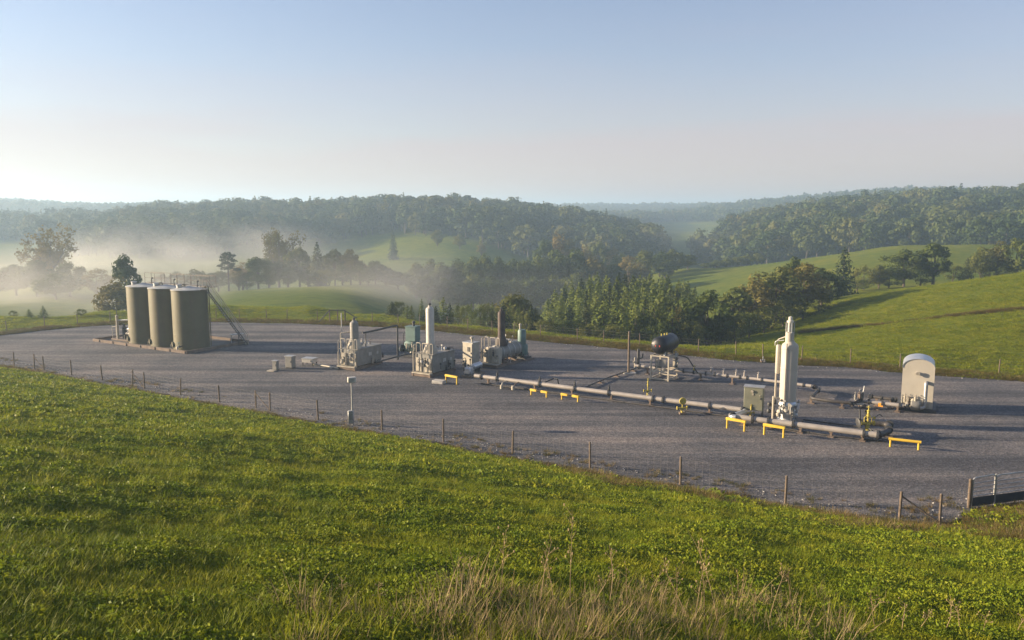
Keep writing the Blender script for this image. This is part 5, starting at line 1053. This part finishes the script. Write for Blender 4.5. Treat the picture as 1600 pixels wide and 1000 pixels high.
stalks = [(893, 790, 960), (870, 856, 965), (842, 850, 960), (775, 820, 960), (752, 855, 970), (1085, 845, 985), (1075, 870, 985), (1052, 880, 975), (1125, 830, 985), (1150, 875, 975), (1010, 862, 960), (985, 880, 960), (1200, 890, 985), (1245, 880, 985), (1345, 930, 990), (1370, 925, 995), (1410, 940, 995), (1435, 935, 992), (1472, 930, 995), (1535, 935, 996), (1585, 950, 998), (1180, 920, 992), (720, 880, 965), (925, 870, 960), (530, 890, 935), (595, 905, 950), (950, 850, 955), (1030, 900, 965), (1100, 900, 975), (1300, 940, 990), (1505, 945, 996)]
stalks.sort()
for i, (u, vt, vb) in enumerate(stalks):
    x, D = spot(u, vb); z0 = gz(x, D); h = PD(u, vt, D).z - z0
    lab = 'tallest thin dead weed stalk rising from the dry grass at the bottom centre' if u == 893 else '%s dead weed stalk from the left above the bottom grass' % ordinal(i)
    o = link('weed_stalk', SM[i % 6]); o.location = (x, D, z0); o.scale = (1.5, 1.5, max(.3, h)); o.rotation_euler = (0, 0, i * 1.7)
    tag(o, lab, 'weed', None if u == 893 else 'dead weed stalks')

# ------------------------------------------------------------------ air
def volume_mat(name, density, col, aniso, node=None):
    m = bpy.data.materials.new(name); m.use_nodes = True; nt = m.node_tree; nt.nodes.clear()
    o = nt.nodes.new('ShaderNodeOutputMaterial'); v = nt.nodes.new('ShaderNodeVolumePrincipled')
    v.inputs['Color'].default_value = (*col, 1); v.inputs['Density'].default_value = density; v.inputs['Anisotropy'].default_value = aniso
    nt.links.new(v.outputs[0], o.inputs['Volume'])
    return m, nt, v
hz_lo = float(GZ.min()) - 1.0; hz_hi = 62.0
hm, _, _ = volume_mat('haze_air', HAZE_DENSITY, (.57, .78, 1.0), .35)
hb = MB().box((0, 0, (hz_lo + hz_hi) / 2), (14400, 14400, hz_hi - hz_lo)).build('haze', hm, sm=False); tag(hb, kind='stuff')
def mist(u, v, D, sx, sy, sz, density, seed):
    m, nt, vol = volume_mat('mist_air', density, (1, .97, .95), .3); p = PD(u, v, D)
    c = nt.nodes.new('ShaderNodeTexCoord'); ln = nt.nodes.new('ShaderNodeVectorMath'); ln.operation = 'LENGTH'; nt.links.new(c.outputs['Object'], ln.inputs[0])
    n_ = noise(nt, .028, 4, coord='World', rough=.62, dist=.6)
    fr_ = nt.nodes.new('ShaderNodeMapRange'); fr_.interpolation_type = 'SMOOTHSTEP'; fr_.inputs[1].default_value = 1.0; fr_.inputs[2].default_value = .15; nt.links.new(ln.outputs['Value'], fr_.inputs[0])
    nr_ = nt.nodes.new('ShaderNodeMapRange'); nr_.inputs[1].default_value = .40; nr_.inputs[2].default_value = .70; nt.links.new(n_.outputs['Fac'], nr_.inputs[0])
    a = nt.nodes.new('ShaderNodeMath'); a.operation = 'MULTIPLY'; nt.links.new(fr_.outputs[0], a.inputs[0]); nt.links.new(nr_.outputs[0], a.inputs[1])
    b_ = nt.nodes.new('ShaderNodeMath'); b_.operation = 'MULTIPLY'; b_.inputs[1].default_value = density; nt.links.new(a.outputs[0], b_.inputs[0]); nt.links.new(b_.outputs[0], vol.inputs['Density'])
    e = MB().lathe([(max(.02, math.sin(math.pi * i / 10)), -math.cos(math.pi * i / 10)) for i in range(11)], n=20).build('mist', m)
    e.location = p; e.scale = (sx, sy, sz); e.rotation_euler = (0, 0, seed * 1.3); tag(e, kind='stuff')
    m.cycles.volume_step_rate = 1.0
mist(300, 394, 330, 80, 60, 16, .020, 0)
mist(160, 418, 270, 85, 60, 11, .010, 0)
mist(40, 462, 165, 56, 38, 12, .022, 0)
mist(140, 470, 150, 36, 26, 7, .016, 0)
mist(650, 468, 180, 46, 34, 12, .007, 0)
mist(440, 460, 185, 95, 46, 15, .012, 0)
mist(1010, 385, 420, 90, 60, 12, .006, 0)
